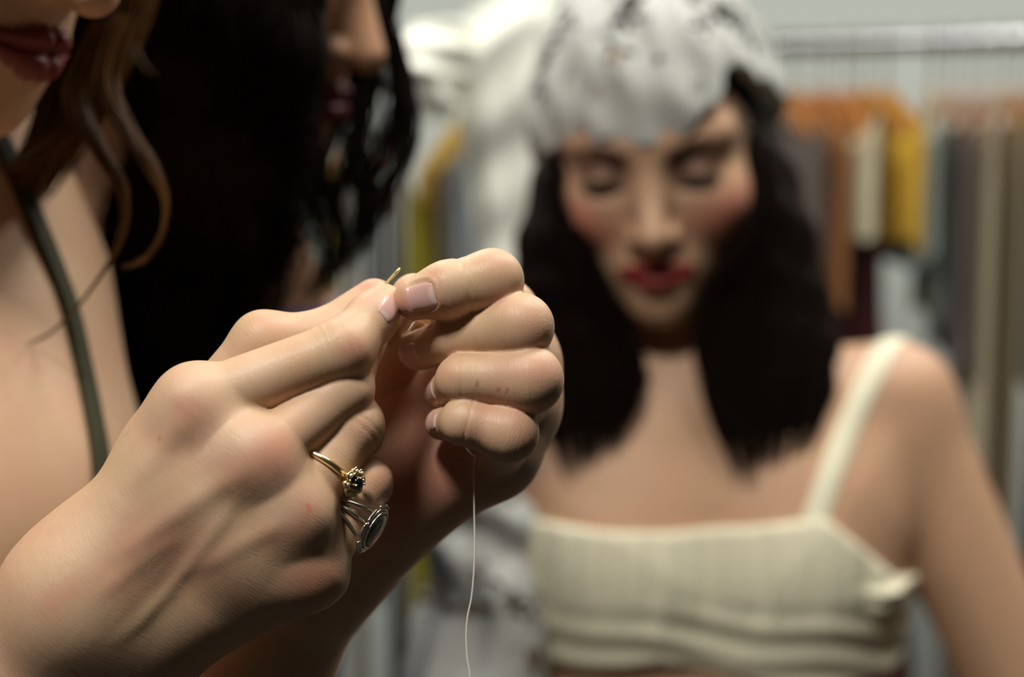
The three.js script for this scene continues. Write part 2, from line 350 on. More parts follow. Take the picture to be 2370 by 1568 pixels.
// skin folds that frame the index fingernail
const nailC = sight(leftBase, 974, 689), nailN = (() => { const g = grad(leftBase, nailC.x, nailC.y, nailC.z, 0.001); return V(g[0], g[1], g[2]); })();
const nailA = (() => { const a = L.i[3].p.clone().sub(L.i[2].p).normalize(); return a.addScaledVector(nailN, -a.dot(nailN)).normalize(); })(), nailB = nailN.clone().cross(nailA);
const leftHand = (x, y, z) => {
  const d = leftBase(x, y, z), px = x - nailC.x, py = y - nailC.y, pz = z - nailC.z;
  if (px * px + py * py + pz * pz > 0.0001) return d;
  const u = (px * nailB.x + py * nailB.y + pz * nailB.z) / 0.0049, v = (px * nailA.x + py * nailA.y + pz * nailA.z) / 0.0050;
  if (px * nailN.x + py * nailN.y + pz * nailN.z < -0.004) return d;
  const q = Math.pow(Math.abs(u) ** 3 + Math.abs(v) ** 3, 1 / 3);
  return d - 0.00024 * Math.exp(-(((q - 1.14) / 0.12) ** 2)) * (v > 0 ? 1 - 0.5 * sstep(0.5, 1, v) : 1) + 0.00010 * (1 - sstep(0.9, 1.02, q));
};

// ---------------------------------------------------------------- heads
// axes of a head: x to the person's left, y up, z forward; the origin lies between the eyes, 75 mm behind them
const ES = [-1, 1];
function headField(h = {}) {
  const capL = (a, ra, b, rb) => bone({ p: V(...a), r: ra }, { p: V(...b), r: rb });
  const jaw = ES.map((s) => capL([s * 0.046, -0.05, 0.0], 0.024, [s * 0.008, -0.092, 0.06], 0.017));
  const brow = ES.map((s) => capL([s * 0.046, 0.021, 0.062], 0.011, [s * 0.012, 0.018, 0.076], 0.010));
  const nose = capL([0, 0.006, 0.0765], 0.0065, [0, -0.0405, 0.0975], 0.0106);
  const up = ES.map((s) => capL([s * 0.023, -0.0685, 0.0785], 0.0026, [s * 0.0045, -0.0645, 0.0882], 0.0042));
  const low = ES.map((s) => capL([s * 0.021, -0.0705, 0.0785], 0.0032, [s * 0.004, -0.0750, 0.0868], 0.0060));
  const slit = ES.map((s) => capL([s * 0.026, -0.0692, 0.0800], 0.0010, [0, -0.0692, 0.0945], 0.0016));
  const f = (x, y, z) => {
    const ax = Math.abs(x), s = x < 0 ? 0 : 1;
    let d = ell(x, y - 0.03, z + 0.012, 0.074, 0.086, 0.097);
    if (d > 0.09) return d - 0.03;
    d = smin(d, ell(x, y + 0.03, z - 0.020, 0.060, 0.083, 0.063), 0.03);
    d = smin(d, cap(jaw[s], x, y, z), 0.022);
    d = smin(d, Math.hypot(x, y + 0.096, z - 0.066) - 0.015, 0.016);
    d = smin(d, Math.hypot(ax - 0.040, y + 0.028, z - 0.050) - 0.025, 0.02);
    d = smin(d, ell(x, y + 0.068, z - 0.062, 0.030, 0.024, 0.024), 0.014);
    d = smin(d, cap(brow[s], x, y, z), 0.014);
    d = smax(d, -(Math.hypot(ax - 0.031, (y + 0.001) * 1.15, z - 0.088) - 0.015), 0.012);
    d = smin(d, Math.hypot(ax - 0.031, (y + 0.003) * 1.1, z - 0.0655) - 0.0135, 0.004);
    d = smin(d, cap(nose, x, y, z), 0.012);
    d = smin(d, Math.hypot(ax - 0.0115, y + 0.0435, z - 0.0865) - 0.0072, 0.006);
    d = smax(d, -(Math.hypot(ax - 0.0062, y + 0.0515, z - 0.0915) - 0.0032), 0.003);
    d = smin(d, cap(up[s], x, y, z), 0.0035); d = smin(d, cap(low[s], x, y, z), 0.0035);
    d = smax(d, -cap(slit[s], x, y, z), 0.0018);
    d = smin(d, ell(ax - 0.0745, y + 0.012, z + 0.012, 0.007, 0.031, 0.018), 0.006);
    return d;
  };
  f.up = up; f.low = low;
  return f;
}
// local makeup of a head
function headColor(base, o) {
  const lipUp = headField().up, lipLow = headField().low;
  return (x, y, z) => {
    const ax = Math.abs(x), s = x < 0 ? 0 : 1;
    let c = mix3(base, ROSY, clamp(0.12 + 0.3 * N3(x * 60, y * 60, z * 60), 0, 0.4));
    if (z > 0.02) {
      const bl = Math.hypot((ax - 0.050) / 0.036, (y + 0.034 - (ax - 0.05) * 0.3) / 0.024); c = mix3(c, o.blush ?? ROSY, (1 - sstep(0.0, 1.15, bl)) * (o.blushA ?? 0.4));
      const lid = Math.hypot((ax - 0.031) / 0.026, (y - 0.001) / 0.0155), lidC = Math.hypot((ax - 0.033) / 0.011, (y + 0.002) / 0.005); c = mix3(c, o.shadow ?? base, (1 - sstep(0.3, 1.1, lid)) * (o.shadowA ?? 0.2) * (1 - 0.7 * (1 - sstep(0.3, 1.1, lidC))));
      const lash = Math.hypot((ax - 0.031) / 0.016, (y + 0.0098) / 0.0042); c = mix3(c, [0.012, 0.008, 0.006], (1 - sstep(0.6, 1.25, lash)) * 0.95);
      const bt = clamp((ax - 0.014) / 0.034, 0, 1), by = 0.0125 + 0.005 * Math.sin(bt * 2.4); c = mix3(c, [0.05, 0.028, 0.017], (1 - sstep(0.0022, 0.0042, Math.abs(y - by))) * (ax > 0.012 && ax < 0.050 ? 0.6 : 0));
      const l = Math.min(cap(lipUp[s], x, y, z), cap(lipLow[s], x, y, z)); if (z > 0.07) c = mix3(c, o.lips, (1 - sstep(0.0008, 0.0022, l)) * 0.96);
    }
    return c;
  };
}
function pose(anchor, px, py, d, yaw, pitch, roll, scale = 1) { // the anchor, a point of the head, comes to lie at that place
  const m = new THREE.Matrix4().makeRotationFromEuler(new THREE.Euler(pitch * Math.PI / 180, yaw * Math.PI / 180, roll * Math.PI / 180, 'YXZ')).scale(V(scale, scale, scale));
  const o = at(px, py, d).sub(V(...anchor).applyMatrix4(m)); m.setPosition(o);
  const inv = m.clone().invert(), e = inv.elements;
  return { m, inv, scale, to: (x, y, z) => [e[0] * x + e[4] * y + e[8] * z + e[12], e[1] * x + e[5] * y + e[9] * z + e[13], e[2] * x + e[6] * y + e[10] * z + e[14]], p: (x, y, z) => V(x, y, z).applyMatrix4(m) };
}
const placedField = (f, P) => (x, y, z) => { const q = P.to(x, y, z); return f(q[0], q[1], q[2]) * P.scale; };
const placedColor = (f, P) => (x, y, z) => { const q = P.to(x, y, z); return f(q[0], q[1], q[2]); };

// ---------------------------------------------------------------- hair
// strands that follow a guide curve inside a lock whose thickness changes along it
function strands(guides, count, lockR, strandR, seed, seg = 26, sides = 4, wave = 0) {
  const rand = rng(seed), P = [], Nn = [], U = [], I = [];
  for (const gd of guides) {
    const c = curve(gd.pts), n = gd.n ?? count, R0 = gd.r ?? lockR, pts = c.getSpacedPoints(seg), fr = c.computeFrenetFrames(seg, false);
    for (let s = 0; s < n; s++) {
      const a0 = rand() * 6.283, q = Math.sqrt(rand()), tw = (rand() - 0.5) * 2.5, ph = rand() * 6.28, sr = (gd.sr ?? strandR) * (0.6 + 0.8 * rand()), end = (gd.end ?? 0.82) + (1 - (gd.end ?? 0.82)) * rand(), fl = (rand() - 0.5) * 0.5, base = P.length / 3;
      for (let i = 0; i <= seg; i++) {
        const t = i / seg, t2 = Math.min(t * end, 1) * seg, i0 = Math.min(Math.floor(t2), seg - 1), f = t2 - i0;
        const p = pts[i0].clone().lerp(pts[i0 + 1], f), w = (gd.prof ? gd.prof(t) : 1) * R0, a = a0 + tw * t, wv = wave * Math.sin(t * 16 + ph) * t;
        const nrm = fr.normals[Math.min(i, seg)], bin = fr.binormals[Math.min(i, seg)];
        p.addScaledVector(nrm, Math.cos(a) * q * w + wv + fl * w * t * t).addScaledVector(bin, Math.sin(a) * q * w * (gd.flat ?? 1));
        const rr = sr * (1 - 0.75 * t * t);
        for (let k = 0; k < sides; k++) {
          const b = k / sides * 6.283, dx = nrm.clone().multiplyScalar(Math.cos(b)).addScaledVector(bin, Math.sin(b));
          P.push(p.x + dx.x * rr, p.y + dx.y * rr, p.z + dx.z * rr); Nn.push(dx.x, dx.y, dx.z); U.push(k / sides, t);
        }
      }
      for (let i = 0; i < seg; i++) for (let k = 0; k < sides; k++) { const a = base + i * sides + k, b = base + i * sides + (k + 1) % sides, cc = a + sides, dd = b + sides; I.push(a, b, cc, b, dd, cc); }
    }
  }
  const g = new THREE.BufferGeometry();
  g.setAttribute('position', new THREE.Float32BufferAttribute(P, 3)); g.setAttribute('normal', new THREE.Float32BufferAttribute(Nn, 3)); g.setAttribute('uv', new THREE.Float32BufferAttribute(U, 2)); g.setIndex(I);
  return g;
}
function fieldMesh(f, joints, margin, cell, color, uvOf) { const [lo, hi] = joints.isBox3 ? [joints.min, joints.max] : boxOf(joints, margin); return toGeometry(mesher(f, lo, hi, cell), color, uvOf); }
function unionOf(bones, k) { return (x, y, z) => { let d = 1e9; for (const b of bones) { const e = cap(b, x, y, z); d = d > 1e8 ? e : smin(d, e, b.k ?? k); } return d; }; }

// ---------------------------------------------------------------- the woman who threads the needle
const sewer = thing('person', 'woman at the left edge threading a needle, olive strap over her bare shoulder', 'person');
const SH = pose([0, -0.069, 0.092], 128, 128, 0.515, 72, 24, 0, 0.96);
{
  // torso
  const shL = J(-55, 375, 0.72, 195), elL = J(400, 1960, 0.62, 190), shR = J(-2000, 500, 0.47, 330), elR = J(-1500, 2300, 0.47, 280);
  const neckTop = { p: SH.p(0, -0.07, -0.02), r: 0.045 }, neckLow = { p: at(-330, 340, 0.62), r: 0.055 };
  const chestA = J(-235, 700, 0.635, 380), chestB = J(-170, 1180, 0.615, 400), chestC = J(-900, 700, 0.55, 480), chestD = J(-820, 1250, 0.54, 520);
  const hipA = { p: at(-520, 2600, 0.62), r: 0.12 }, hipB = { p: hipA.p.clone().add(V(-0.1, 0, 0.08)), r: 0.12 };
  const waist = { p: at(-520, 1900, 0.6), r: 0.11 };
  const foot = (h, s) => { const k = V(h.p.x + 0.02 * s, 0.5, h.p.z), a = V(h.p.x, 0.09, h.p.z), t = a.clone().add(V(0.12, -0.06, 0.06)); return [bone({ p: h.p, r: 0.085 }, { p: k, r: 0.055 }), bone({ p: k, r: 0.055 }, { p: a, r: 0.036 }), bone({ p: a, r: 0.034 }, { p: t, r: 0.028 })]; };
  const joints = [shL, elL, shR, elR, neckTop, neckLow, chestA, chestB, chestC, chestD, hipA, hipB, waist, L.arm, L.wrist, R.armA, R.armB, W3(hipA.p.x, 0.03, hipA.p.z, 0.16), W3(hipB.p.x, 0.03, hipB.p.z, 0.16)];
  const torso = [bone(chestA, chestB), bone(chestC, chestD), bone(chestA, chestC), bone(chestB, chestD), bone(chestB, waist), bone(chestD, waist), bone(waist, hipA), bone(waist, hipB), bone(shL, neckLow), bone(shR, neckLow), bone(neckLow, chestA), bone(neckLow, chestC)];
  torso[8].dr = 0.03 - torso[8].ra; torso[8].ra *= 0.9;
  for (const b of torso) b.k = 0.05;
  const armsB = [bone(shL, elL), bone(elL, { p: L.arm.p, r: L.arm.r * 0.97 }), bone(shR, elR), bone(elR, { p: R.armA.p.clone().lerp(R.armB.p, 0.5), r: R.armA.r * 1.2 })];
  for (const b of armsB) b.k = 0.012;
  const legs = [...foot(hipA, 1), ...foot(hipB, -1)]; for (const b of legs) b.k = 0.03;
  const neck = bone(neckTop, neckLow); neck.k = 0.025;
  const torsoF = unionOf(torso, 0.05), all = unionOf([...torso, neck, ...legs, ...armsB], 0.03);
  sewer.userData.torso = undefined;
  const headF = placedField(headField(), SH), hc = SH.p(0, -0.01, 0);
  const col = spotted(FAIR, []);
  const geoBody = fieldMesh(all, joints, 0.03, 0.008, col);
  const headBox = new THREE.Box3(hc.clone().subScalar(0.13), hc.clone().addScalar(0.13));
  const geoHead = fieldMesh(headF, headBox, 0, 0.0022, placedColor(headColor(FAIR, { lips: [0.15, 0.010, 0.008], blush: [0.6, 0.26, 0.2], blushA: 0.3 }), SH));
  // hands
  const P = (f, x, y) => sight(f, x, y, 0.3, 0.55);
  const rosyR = [[455, 960, 0.013, 0.5], [820, 810, 0.008, 0.7], [640, 1050, 0.012, 0.75], [560, 1105, 0.011, 0.5], [690, 1200, 0.013, 0.7], [640, 1235, 0.010, 0.5], [715, 1350, 0.013, 0.75], [760, 1320, 0.01, 0.4], [610, 745, 0.008, 0.4], [425, 945, 0.007, 0.5], [850, 660, 0.006, 0.5], [840, 1000, 0.008, 0.3], [880, 1110, 0.007, 0.4], [120, 1400, 0.008, 0.45], [170, 1365, 0.006, 0.4], [380, 1260, 0.02, 0.35], [300, 1330, 0.016, 0.3], [480, 1330, 0.02, 0.3]];
  const spotsR = rosyR.map(([x, y, r, a]) => ({ p: P(rightHand, x, y), r, a: a * 0.95, core: 0.0, c: [0.53, 0.225, 0.15] }));
  for (const [x, y, r, a] of [[370, 1016, 0.0011, 0.75], [713, 1172, 0.0012, 0.7], [716, 1182, 0.001, 0.6], [165, 1555, 0.0012, 0.7], [172, 1560, 0.0014, 0.7], [182, 1566, 0.0012, 0.7]]) spotsR.push({ p: P(rightHand, x, y), r, a, core: 0.3, c: y < 1100 ? [0.42, 0.19, 0.06] : [0.62, 0.15, 0.11] });
  for (const [x, y, r] of [[470, 880, 0.012], [520, 1010, 0.012], [600, 850, 0.012], [640, 1180, 0.010], [655, 1190, 0.008]]) spotsR.push({ p: P(rightHand, x, y), r, a: 0.4, core: 0.1, c: [0.64, 0.45, 0.31] });
  for (const [x, y] of [[520, 1200], [495, 1235], [470, 1270], [430, 1320], [390, 1370], [355, 1408], [325, 1440], [360, 1300], [330, 1330]]) spotsR.push({ p: P(rightHand, x, y), r: 0.005, a: 0.3, core: 0, c: [0.45, 0.34, 0.215] });
  const uvR = [R.palm[0], R.palm[3], ...R.fingers.flat()];
  const [loR, hiR] = boxOf([R.wristA, R.wristB, ...R.i, ...R.m, ...R.r, ...R.p, ...R.t, J(-200, 1600, 0.42, 100)], 0.012);
  const geoR = boneUv(mesher(rightHand, loR, hiR, 0.0008), uvR, spotted(FAIR, spotsR));
  const rosyL = [[1140, 605, 0.009, 0.4], [1150, 690, 0.006, 0.3], [930, 700, 0.007, 0.55], [1000, 640, 0.006, 0.5], [1010, 720, 0.008, 0.5], [1240, 745, 0.009, 0.3], [1255, 870, 0.010, 0.3], [1200, 1000, 0.010, 0.3], [1040, 870, 0.007, 0.4], [1090, 1000, 0.007, 0.4], [1130, 945, 0.006, 0.3], [960, 1000, 0.012, 0.4], [990, 960, 0.010, 0.5]];
  const spotsL = rosyL.map(([x, y, r, a]) => ({ p: P(leftHand, x, y), r, a, core: 0.0, c: [0.54, 0.225, 0.15] }));
  for (const [x, y, r] of [[930, 930, 0.016], [970, 1060, 0.02], [1060, 1120, 0.018], [930, 1150, 0.02], [900, 860, 0.012], [1000, 870, 0.01]]) spotsL.push({ p: P(leftHand, x, y), r, a: 0.75, core: 0, c: [0.52, 0.21, 0.14] });
  for (const [x, y] of [[1104, 885], [1105, 893], [1154, 900], [1152, 906], [1175, 903], [1172, 909]]) spotsL.push({ p: P(leftHand, x, y), r: 0.0007, a: 0.75, core: 0.3, c: [0.32, 0.11, 0.07] });
  const [loL, hiL] = boxOf([L.wrist, L.wrist2, ...L.i, ...L.m, ...L.r, ...L.p, ...L.t, J(600, 1650, 0.49, 150)], 0.006);
  const geoL = boneUv(mesher(leftHand, loL, hiL, 0.0008), [L.palm[0], L.palm[3], ...L.fingers.flat()], spotted(FAIR, spotsL), (k) => (k > 1 && k < 14 && (k - 2) % 3 === 0 ? 0.006 : 0));
  part('body', merged([geoBody, geoHead, geoR, geoL]), skinMat, sewer);

  // fingernails
  const nailMat = new THREE.MeshPhysicalMaterial({ color: lin(0.60, 0.36, 0.315), roughness: 0.34, specularIntensity: 0.5, clearcoat: 0.2, clearcoatRoughness: 0.25, vertexColors: true });
  function nail(f, px, py, dir, len, wid, label, from) {
    const c = from ? from : P(f, px, py), g = grad(f, c.x, c.y, c.z, 0.001), n = V(g[0], g[1], g[2]), a = dir.clone().addScaledVector(n, -dir.dot(n)).normalize(), b = n.clone().cross(a);
    const NU = 20, NV = 22, Pp = [], Cc = [], U = [], I = [];
    const put = (u, v, lift) => {
      const q = c.clone().addScaledVector(a, v * len / 2).addScaledVector(b, u * wid / 2);
      for (let i = 0; i < 4; i++) { const d = f(q.x, q.y, q.z) - lift, gg = grad(f, q.x, q.y, q.z, 0.0015); q.addScaledVector(V(gg[0], gg[1], gg[2]), -d); }
      return q;
    };
    for (let j = 0; j <= NV; j++) for (let i = 0; i <= NU; i++) {
      const s = i / NU * 2 - 1, t = j / NV * 2 - 1, w = Math.sqrt(Math.max(0.02, 1 - Math.pow(Math.abs(t), t < 0 ? 3.2 : 5) * (t < 0 ? 0.72 : 0.6))), edge = Math.max(Math.abs(s), Math.abs(t));
      const lift = edge > 0.96 ? -0.0003 : mixn(0.00030, 0.00012, sstep(0.6, 0.96, edge)) + (t > 0.75 ? 0.0002 : 0), q = put(s * w, t, lift);
      Pp.push(q.x, q.y, q.z); U.push(s, t);
      const lun = 1 - sstep(0.75, 1.0, Math.hypot(s / 0.85, (t + 1.0) / 0.50)), free = 0.7 * sstep(0.90, 0.96, t + 0.06 * s * s), k = mixn(1, 1.12, Math.max(lun, free));
      Cc.push(k, k * mixn(1, 1.22, Math.max(lun, free)), k * mixn(1, 1.2, Math.max(lun, free)));
    }
    for (let j = 0; j < NV; j++) for (let i = 0; i < NU; i++) { const q = j * (NU + 1) + i; I.push(q, q + NU + 1, q + 1, q + 1, q + NU + 1, q + NU + 2); }
    const geo = new THREE.BufferGeometry(); geo.setAttribute('position', new THREE.Float32BufferAttribute(Pp, 3)); geo.setAttribute('color', new THREE.Float32BufferAttribute(Cc, 3)); geo.setAttribute('uv', new THREE.Float32BufferAttribute(U, 2)); geo.setIndex(I); geo.computeVertexNormals();
    part('fingernail', geo, nailMat, sewer, label);
  }
  const D = (a, b) => b.p.clone().sub(a.p).normalize();
  nail(leftHand, 974, 689, D(L.i[2], L.i[3]), 0.0098, 0.0096, 'pink index fingernail of the bare hand');
  nail(leftHand, 946, 822, D(L.m[2], L.m[3]), 0.0085, 0.0085);
  nail(leftHand, 996, 912, D(L.r[2], L.r[3]), 0.008, 0.0078);
  nail(leftHand, 1000, 975, D(L.p[2], L.p[3]), 0.007, 0.0068);
  nail(rightHand, 903, 714, D(R.i[2], R.i[3]), 0.0090, 0.0075, 'index fingernail of the ringed hand seen from its side');

  // hair: far side of her head, falling beside her cheek, and loose curls
  const hairMat = new THREE.MeshPhysicalMaterial({ color: lin(0.125, 0.058, 0.017), roughness: 0.45, specularIntensity: 0.35 });
  const up = SH.p(0, 0.06, -0.02);
  const A = (x, y, d) => at(x, y, d);
  const bell = (t) => 0.6 + 0.4 * Math.sin(Math.PI * Math.min(1, t * 1.1));
  const back = [];
  for (let i = 0; i < 9; i++) { const u = i / 8; back.push({ pts: [SH.p(0.02 + 0.04 * u, 0.11 - 0.02 * u, 0.01 - 0.05 * u), SH.p(0.078, 0.05, 0.045 - 0.10 * u), A(295 - 150 * u, 40, 0.575 + 0.01 * u), A(235 - 110 * u, 200, 0.57 + 0.012 * u), A(165 - 70 * u, 330, 0.575), A(90 - 80 * u, 450 + 30 * u, 0.60)], n: 150, r: 0.012, prof: (t) => 0.9 - 0.45 * sstep(0.55, 1, t) }); }
  const loose = [
    { pts: [A(255, 60, 0.56), A(190, 240, 0.56), A(232, 345, 0.555), A(278, 430, 0.555), A(290, 500, 0.555), A(272, 570, 0.557), A(235, 635, 0.56), A(175, 715, 0.565), A(110, 775, 0.57), A(20, 812, 0.57)], n: 26, r: 0.0042, prof: (t) => 1.1 - 0.95 * sstep(0.3, 0.75, t), sr: 0.00028 },
    { pts: [A(290, 40, 0.56), A(248, 190, 0.555), A(300, 310, 0.553), A(355, 395, 0.55), A(384, 465, 0.55), A(375, 540, 0.55), A(335, 600, 0.553), A(275, 622, 0.557)], n: 34, r: 0.0042, prof: (t) => 1.2 - 1.0 * sstep(0.25, 0.9, t), sr: 0.00028 },
    { pts: [A(240, 60, 0.56), A(170, 230, 0.56), A(240, 360, 0.556), A(288, 430, 0.556), A(292, 480, 0.556), A(270, 560, 0.557)], n: 60, r: 0.0045, prof: (t) => 1.2 - 0.9 * sstep(0.3, 0.95, t) },
    { pts: [A(200, 180, 0.565), A(150, 310, 0.56), A(60, 370, 0.56), A(-30, 395, 0.56)], n: 50, r: 0.004, prof: (t) => 1 - 0.5 * t },
    { pts: [A(330, 0, 0.56), A(318, 110, 0.56), A(345, 160, 0.56), A(370, 180, 0.56)], n: 5, r: 0.004, sr: 0.00018 },
  ];
  const near = [];
  for (let i = 0; i < 10; i++) { const u = i / 9; near.push({ pts: [SH.p(-0.01 - 0.05 * u, 0.118 - 0.03 * u, 0.03 - 0.06 * u), SH.p(-0.09, 0.03, 0.0 - 0.06 * u), SH.p(-0.095, -0.08, -0.02 - 0.07 * u), SH.p(-0.09 - 0.01 * u, -0.2, -0.06 - 0.06 * u), SH.p(-0.09, -0.30, -0.08 - 0.06 * u)], n: 70, r: 0.014 }); }
  const cap0 = fieldMesh((x, y, z) => { const q = SH.to(x, y, z); return Math.max(ell(q[0], q[1] - 0.036, q[2] + 0.022, 0.085, 0.094, 0.104), -(q[1] * 0.70 - q[2] * 0.72 + 0.012)) * 0.9; }, new THREE.Box3(hc.clone().subScalar(0.17), hc.clone().addScalar(0.17)), 0, 0.004);
  part('hair', merged([strands(back, 100, 0.012, 0.0006, 11, 24, 4, 0.0012), strands(loose, 40, 0.004, 0.00035, 12, 60, 4, 0.0008), strands(near, 60, 0.012, 0.0009, 13, 20, 3), cap0]), hairMat, sewer, 'brown blonde hair with loose curls');

  // olive top: strap over the far shoulder and the bodice
  const oliveMat = new THREE.MeshPhysicalMaterial({ color: srgb(46, 44, 16), roughness: 0.8, sheen: 0.15, sheenColor: lin(0.25, 0.25, 0.1), sheenRoughness: 0.6, bumpMap: fabricBump, bumpScale: 0.0003 });
  const skinF = all;
  const path = curve([[-60, 235, 0.60], [10, 335, 0.57], [75, 480, 0.57], [130, 610, 0.57], [170, 720, 0.57], [200, 850, 0.57], [222, 960, 0.57], [238, 1060, 0.57], [240, 1200, 0.57], [225, 1330, 0.57]].map(([x, y, d]) => sight(skinF, x - 10, y, 0.45, 0.75)));
  const PN = 60, Pp = [], I = [], hw = 0.0046;
  for (let i = 0; i <= PN; i++) {
    const p = path.getPoint(i / PN), tn = path.getTangent(i / PN), g = grad(skinF, p.x, p.y, p.z, 0.004), n = V(g[0], g[1], g[2]), b = n.clone().cross(tn).normalize();
    for (const [s, h] of [[-1, -0.001], [-1, 0.0022], [-0.6, 0.003], [0.6, 0.003], [1, 0.0022], [1, -0.001]]) { const q = p.clone().addScaledVector(b, s * hw).addScaledVector(n, h); Pp.push(q.x, q.y, q.z); }
  }
  for (let i = 0; i < PN; i++) for (let k = 0; k < 6; k++) { const a = i * 6 + k, b = i * 6 + (k + 1) % 6; I.push(a, b, a + 6, b, b + 6, a + 6); }
  const sg = new THREE.BufferGeometry(); sg.setAttribute('position', new THREE.Float32BufferAttribute(Pp, 3)); sg.setIndex(I); sg.computeVertexNormals();
  part('strap', sg, oliveMat, sewer, 'olive green shoulder strap');
  const c0 = at(0, 1330, 0.55), dressF = unionOf([...torso.slice(0, 8), bone(hipA, W3(hipA.p.x, 0.12, hipA.p.z + 0.02, 0.14)), bone(hipB, W3(hipB.p.x, 0.12, hipB.p.z + 0.02, 0.14))], 0.05);
  const dress = (x, y, z) => smax(smax(dressF(x, y, z) - 0.004 - 0.002 * Math.sin((x + z) * 60) * sstep(c0.y - 0.1, c0.y - 0.5, y), y - c0.y, 0.003), 0.02 - y, 0.003);
  part('dress', fieldMesh(dress, [chestB, chestD, hipA, hipB, waist, W3(hipA.p.x, 0.12, hipA.p.z, 0.18), W3(hipB.p.x, 0.12, hipB.p.z, 0.18)], 0.02, 0.011), oliveMat, sewer);
}

// ---------------------------------------------------------------- needle, thread and rings
{
  const steel = new THREE.MeshPhysicalMaterial({ color: lin(0.95, 0.82, 0.36), metalness: 0.75, roughness: 0.42 });
  const a = at(852, 703, 0.4385), b = at(926, 621, 0.4375), ax = b.clone().sub(a), len = ax.length(), r = 0.00048;
  const pts = []; for (let i = 0; i <= 20; i++) { const t = i / 20; pts.push(new THREE.Vector2(t > 0.9 ? r * Math.sqrt(1 - ((t - 0.9) / 0.1) ** 2 * 0.8) : r * (0.55 + 0.45 * sstep(0, 0.4, t)), t * len)); }
  pts.unshift(new THREE.Vector2(0.0001, 0)); pts.push(new THREE.Vector2(0.00001, len));
  const g = new THREE.LatheGeometry(pts, 14);
  const nd = thing('needle', 'thin gold sewing needle pinched between the two hands', 'needle');
  nd.position.copy(a); nd.quaternion.setFromUnitVectors(V(0, 1, 0), ax.clone().normalize());
  part('shaft', g, steel, nd);
  const eye = new THREE.CapsuleGeometry(0.00013, 0.0013, 3, 8).scale(1, 1, 0.5).translate(0, len - 0.0017, r * 0.98);
  part('eye', merged([eye]), new THREE.MeshStandardMaterial({ color: lin(0.02, 0.015, 0.01), roughness: 0.9 }), nd, 'dark narrow needle eye');

  const threadMat = new THREE.MeshStandardMaterial({ color: lin(0.85, 0.76, 0.66), roughness: 0.85 });
  const T = (x, y, d) => at(x, y, d);
  const tp = [T(912, 800, 0.4455), T(925, 788, 0.445), T(945, 767, 0.4435), T(962, 744, 0.443), T(985, 752, 0.446), T(1010, 830, 0.4475), T(1040, 930, 0.449), T(1075, 1030, 0.4445), T(1094, 1054, 0.436), T(1101, 1058, 0.4355), T(1098, 1068, 0.434), T(1096, 1090, 0.4335), T(1097, 1130, 0.4335), T(1098, 1200, 0.434), T(1099, 1260, 0.434), T(1097, 1320, 0.434), T(1091, 1385, 0.434), T(1082, 1430, 0.434), T(1079, 1470, 0.434), T(1081, 1520, 0.434), T(1088, 1570, 0.434), T(1086, 1640, 0.434), T(1092, 1800, 0.434)];
  solo('sewing_thread', tube(tp, 0.00026, 260, 6), threadMat, 'pale thread hanging straight down from the bare hand', 'thread');
}
function along(boneOf, t) { return V(boneOf.ax + boneOf.dx * t, boneOf.ay + boneOf.dy * t, boneOf.az + boneOf.dz * t); }
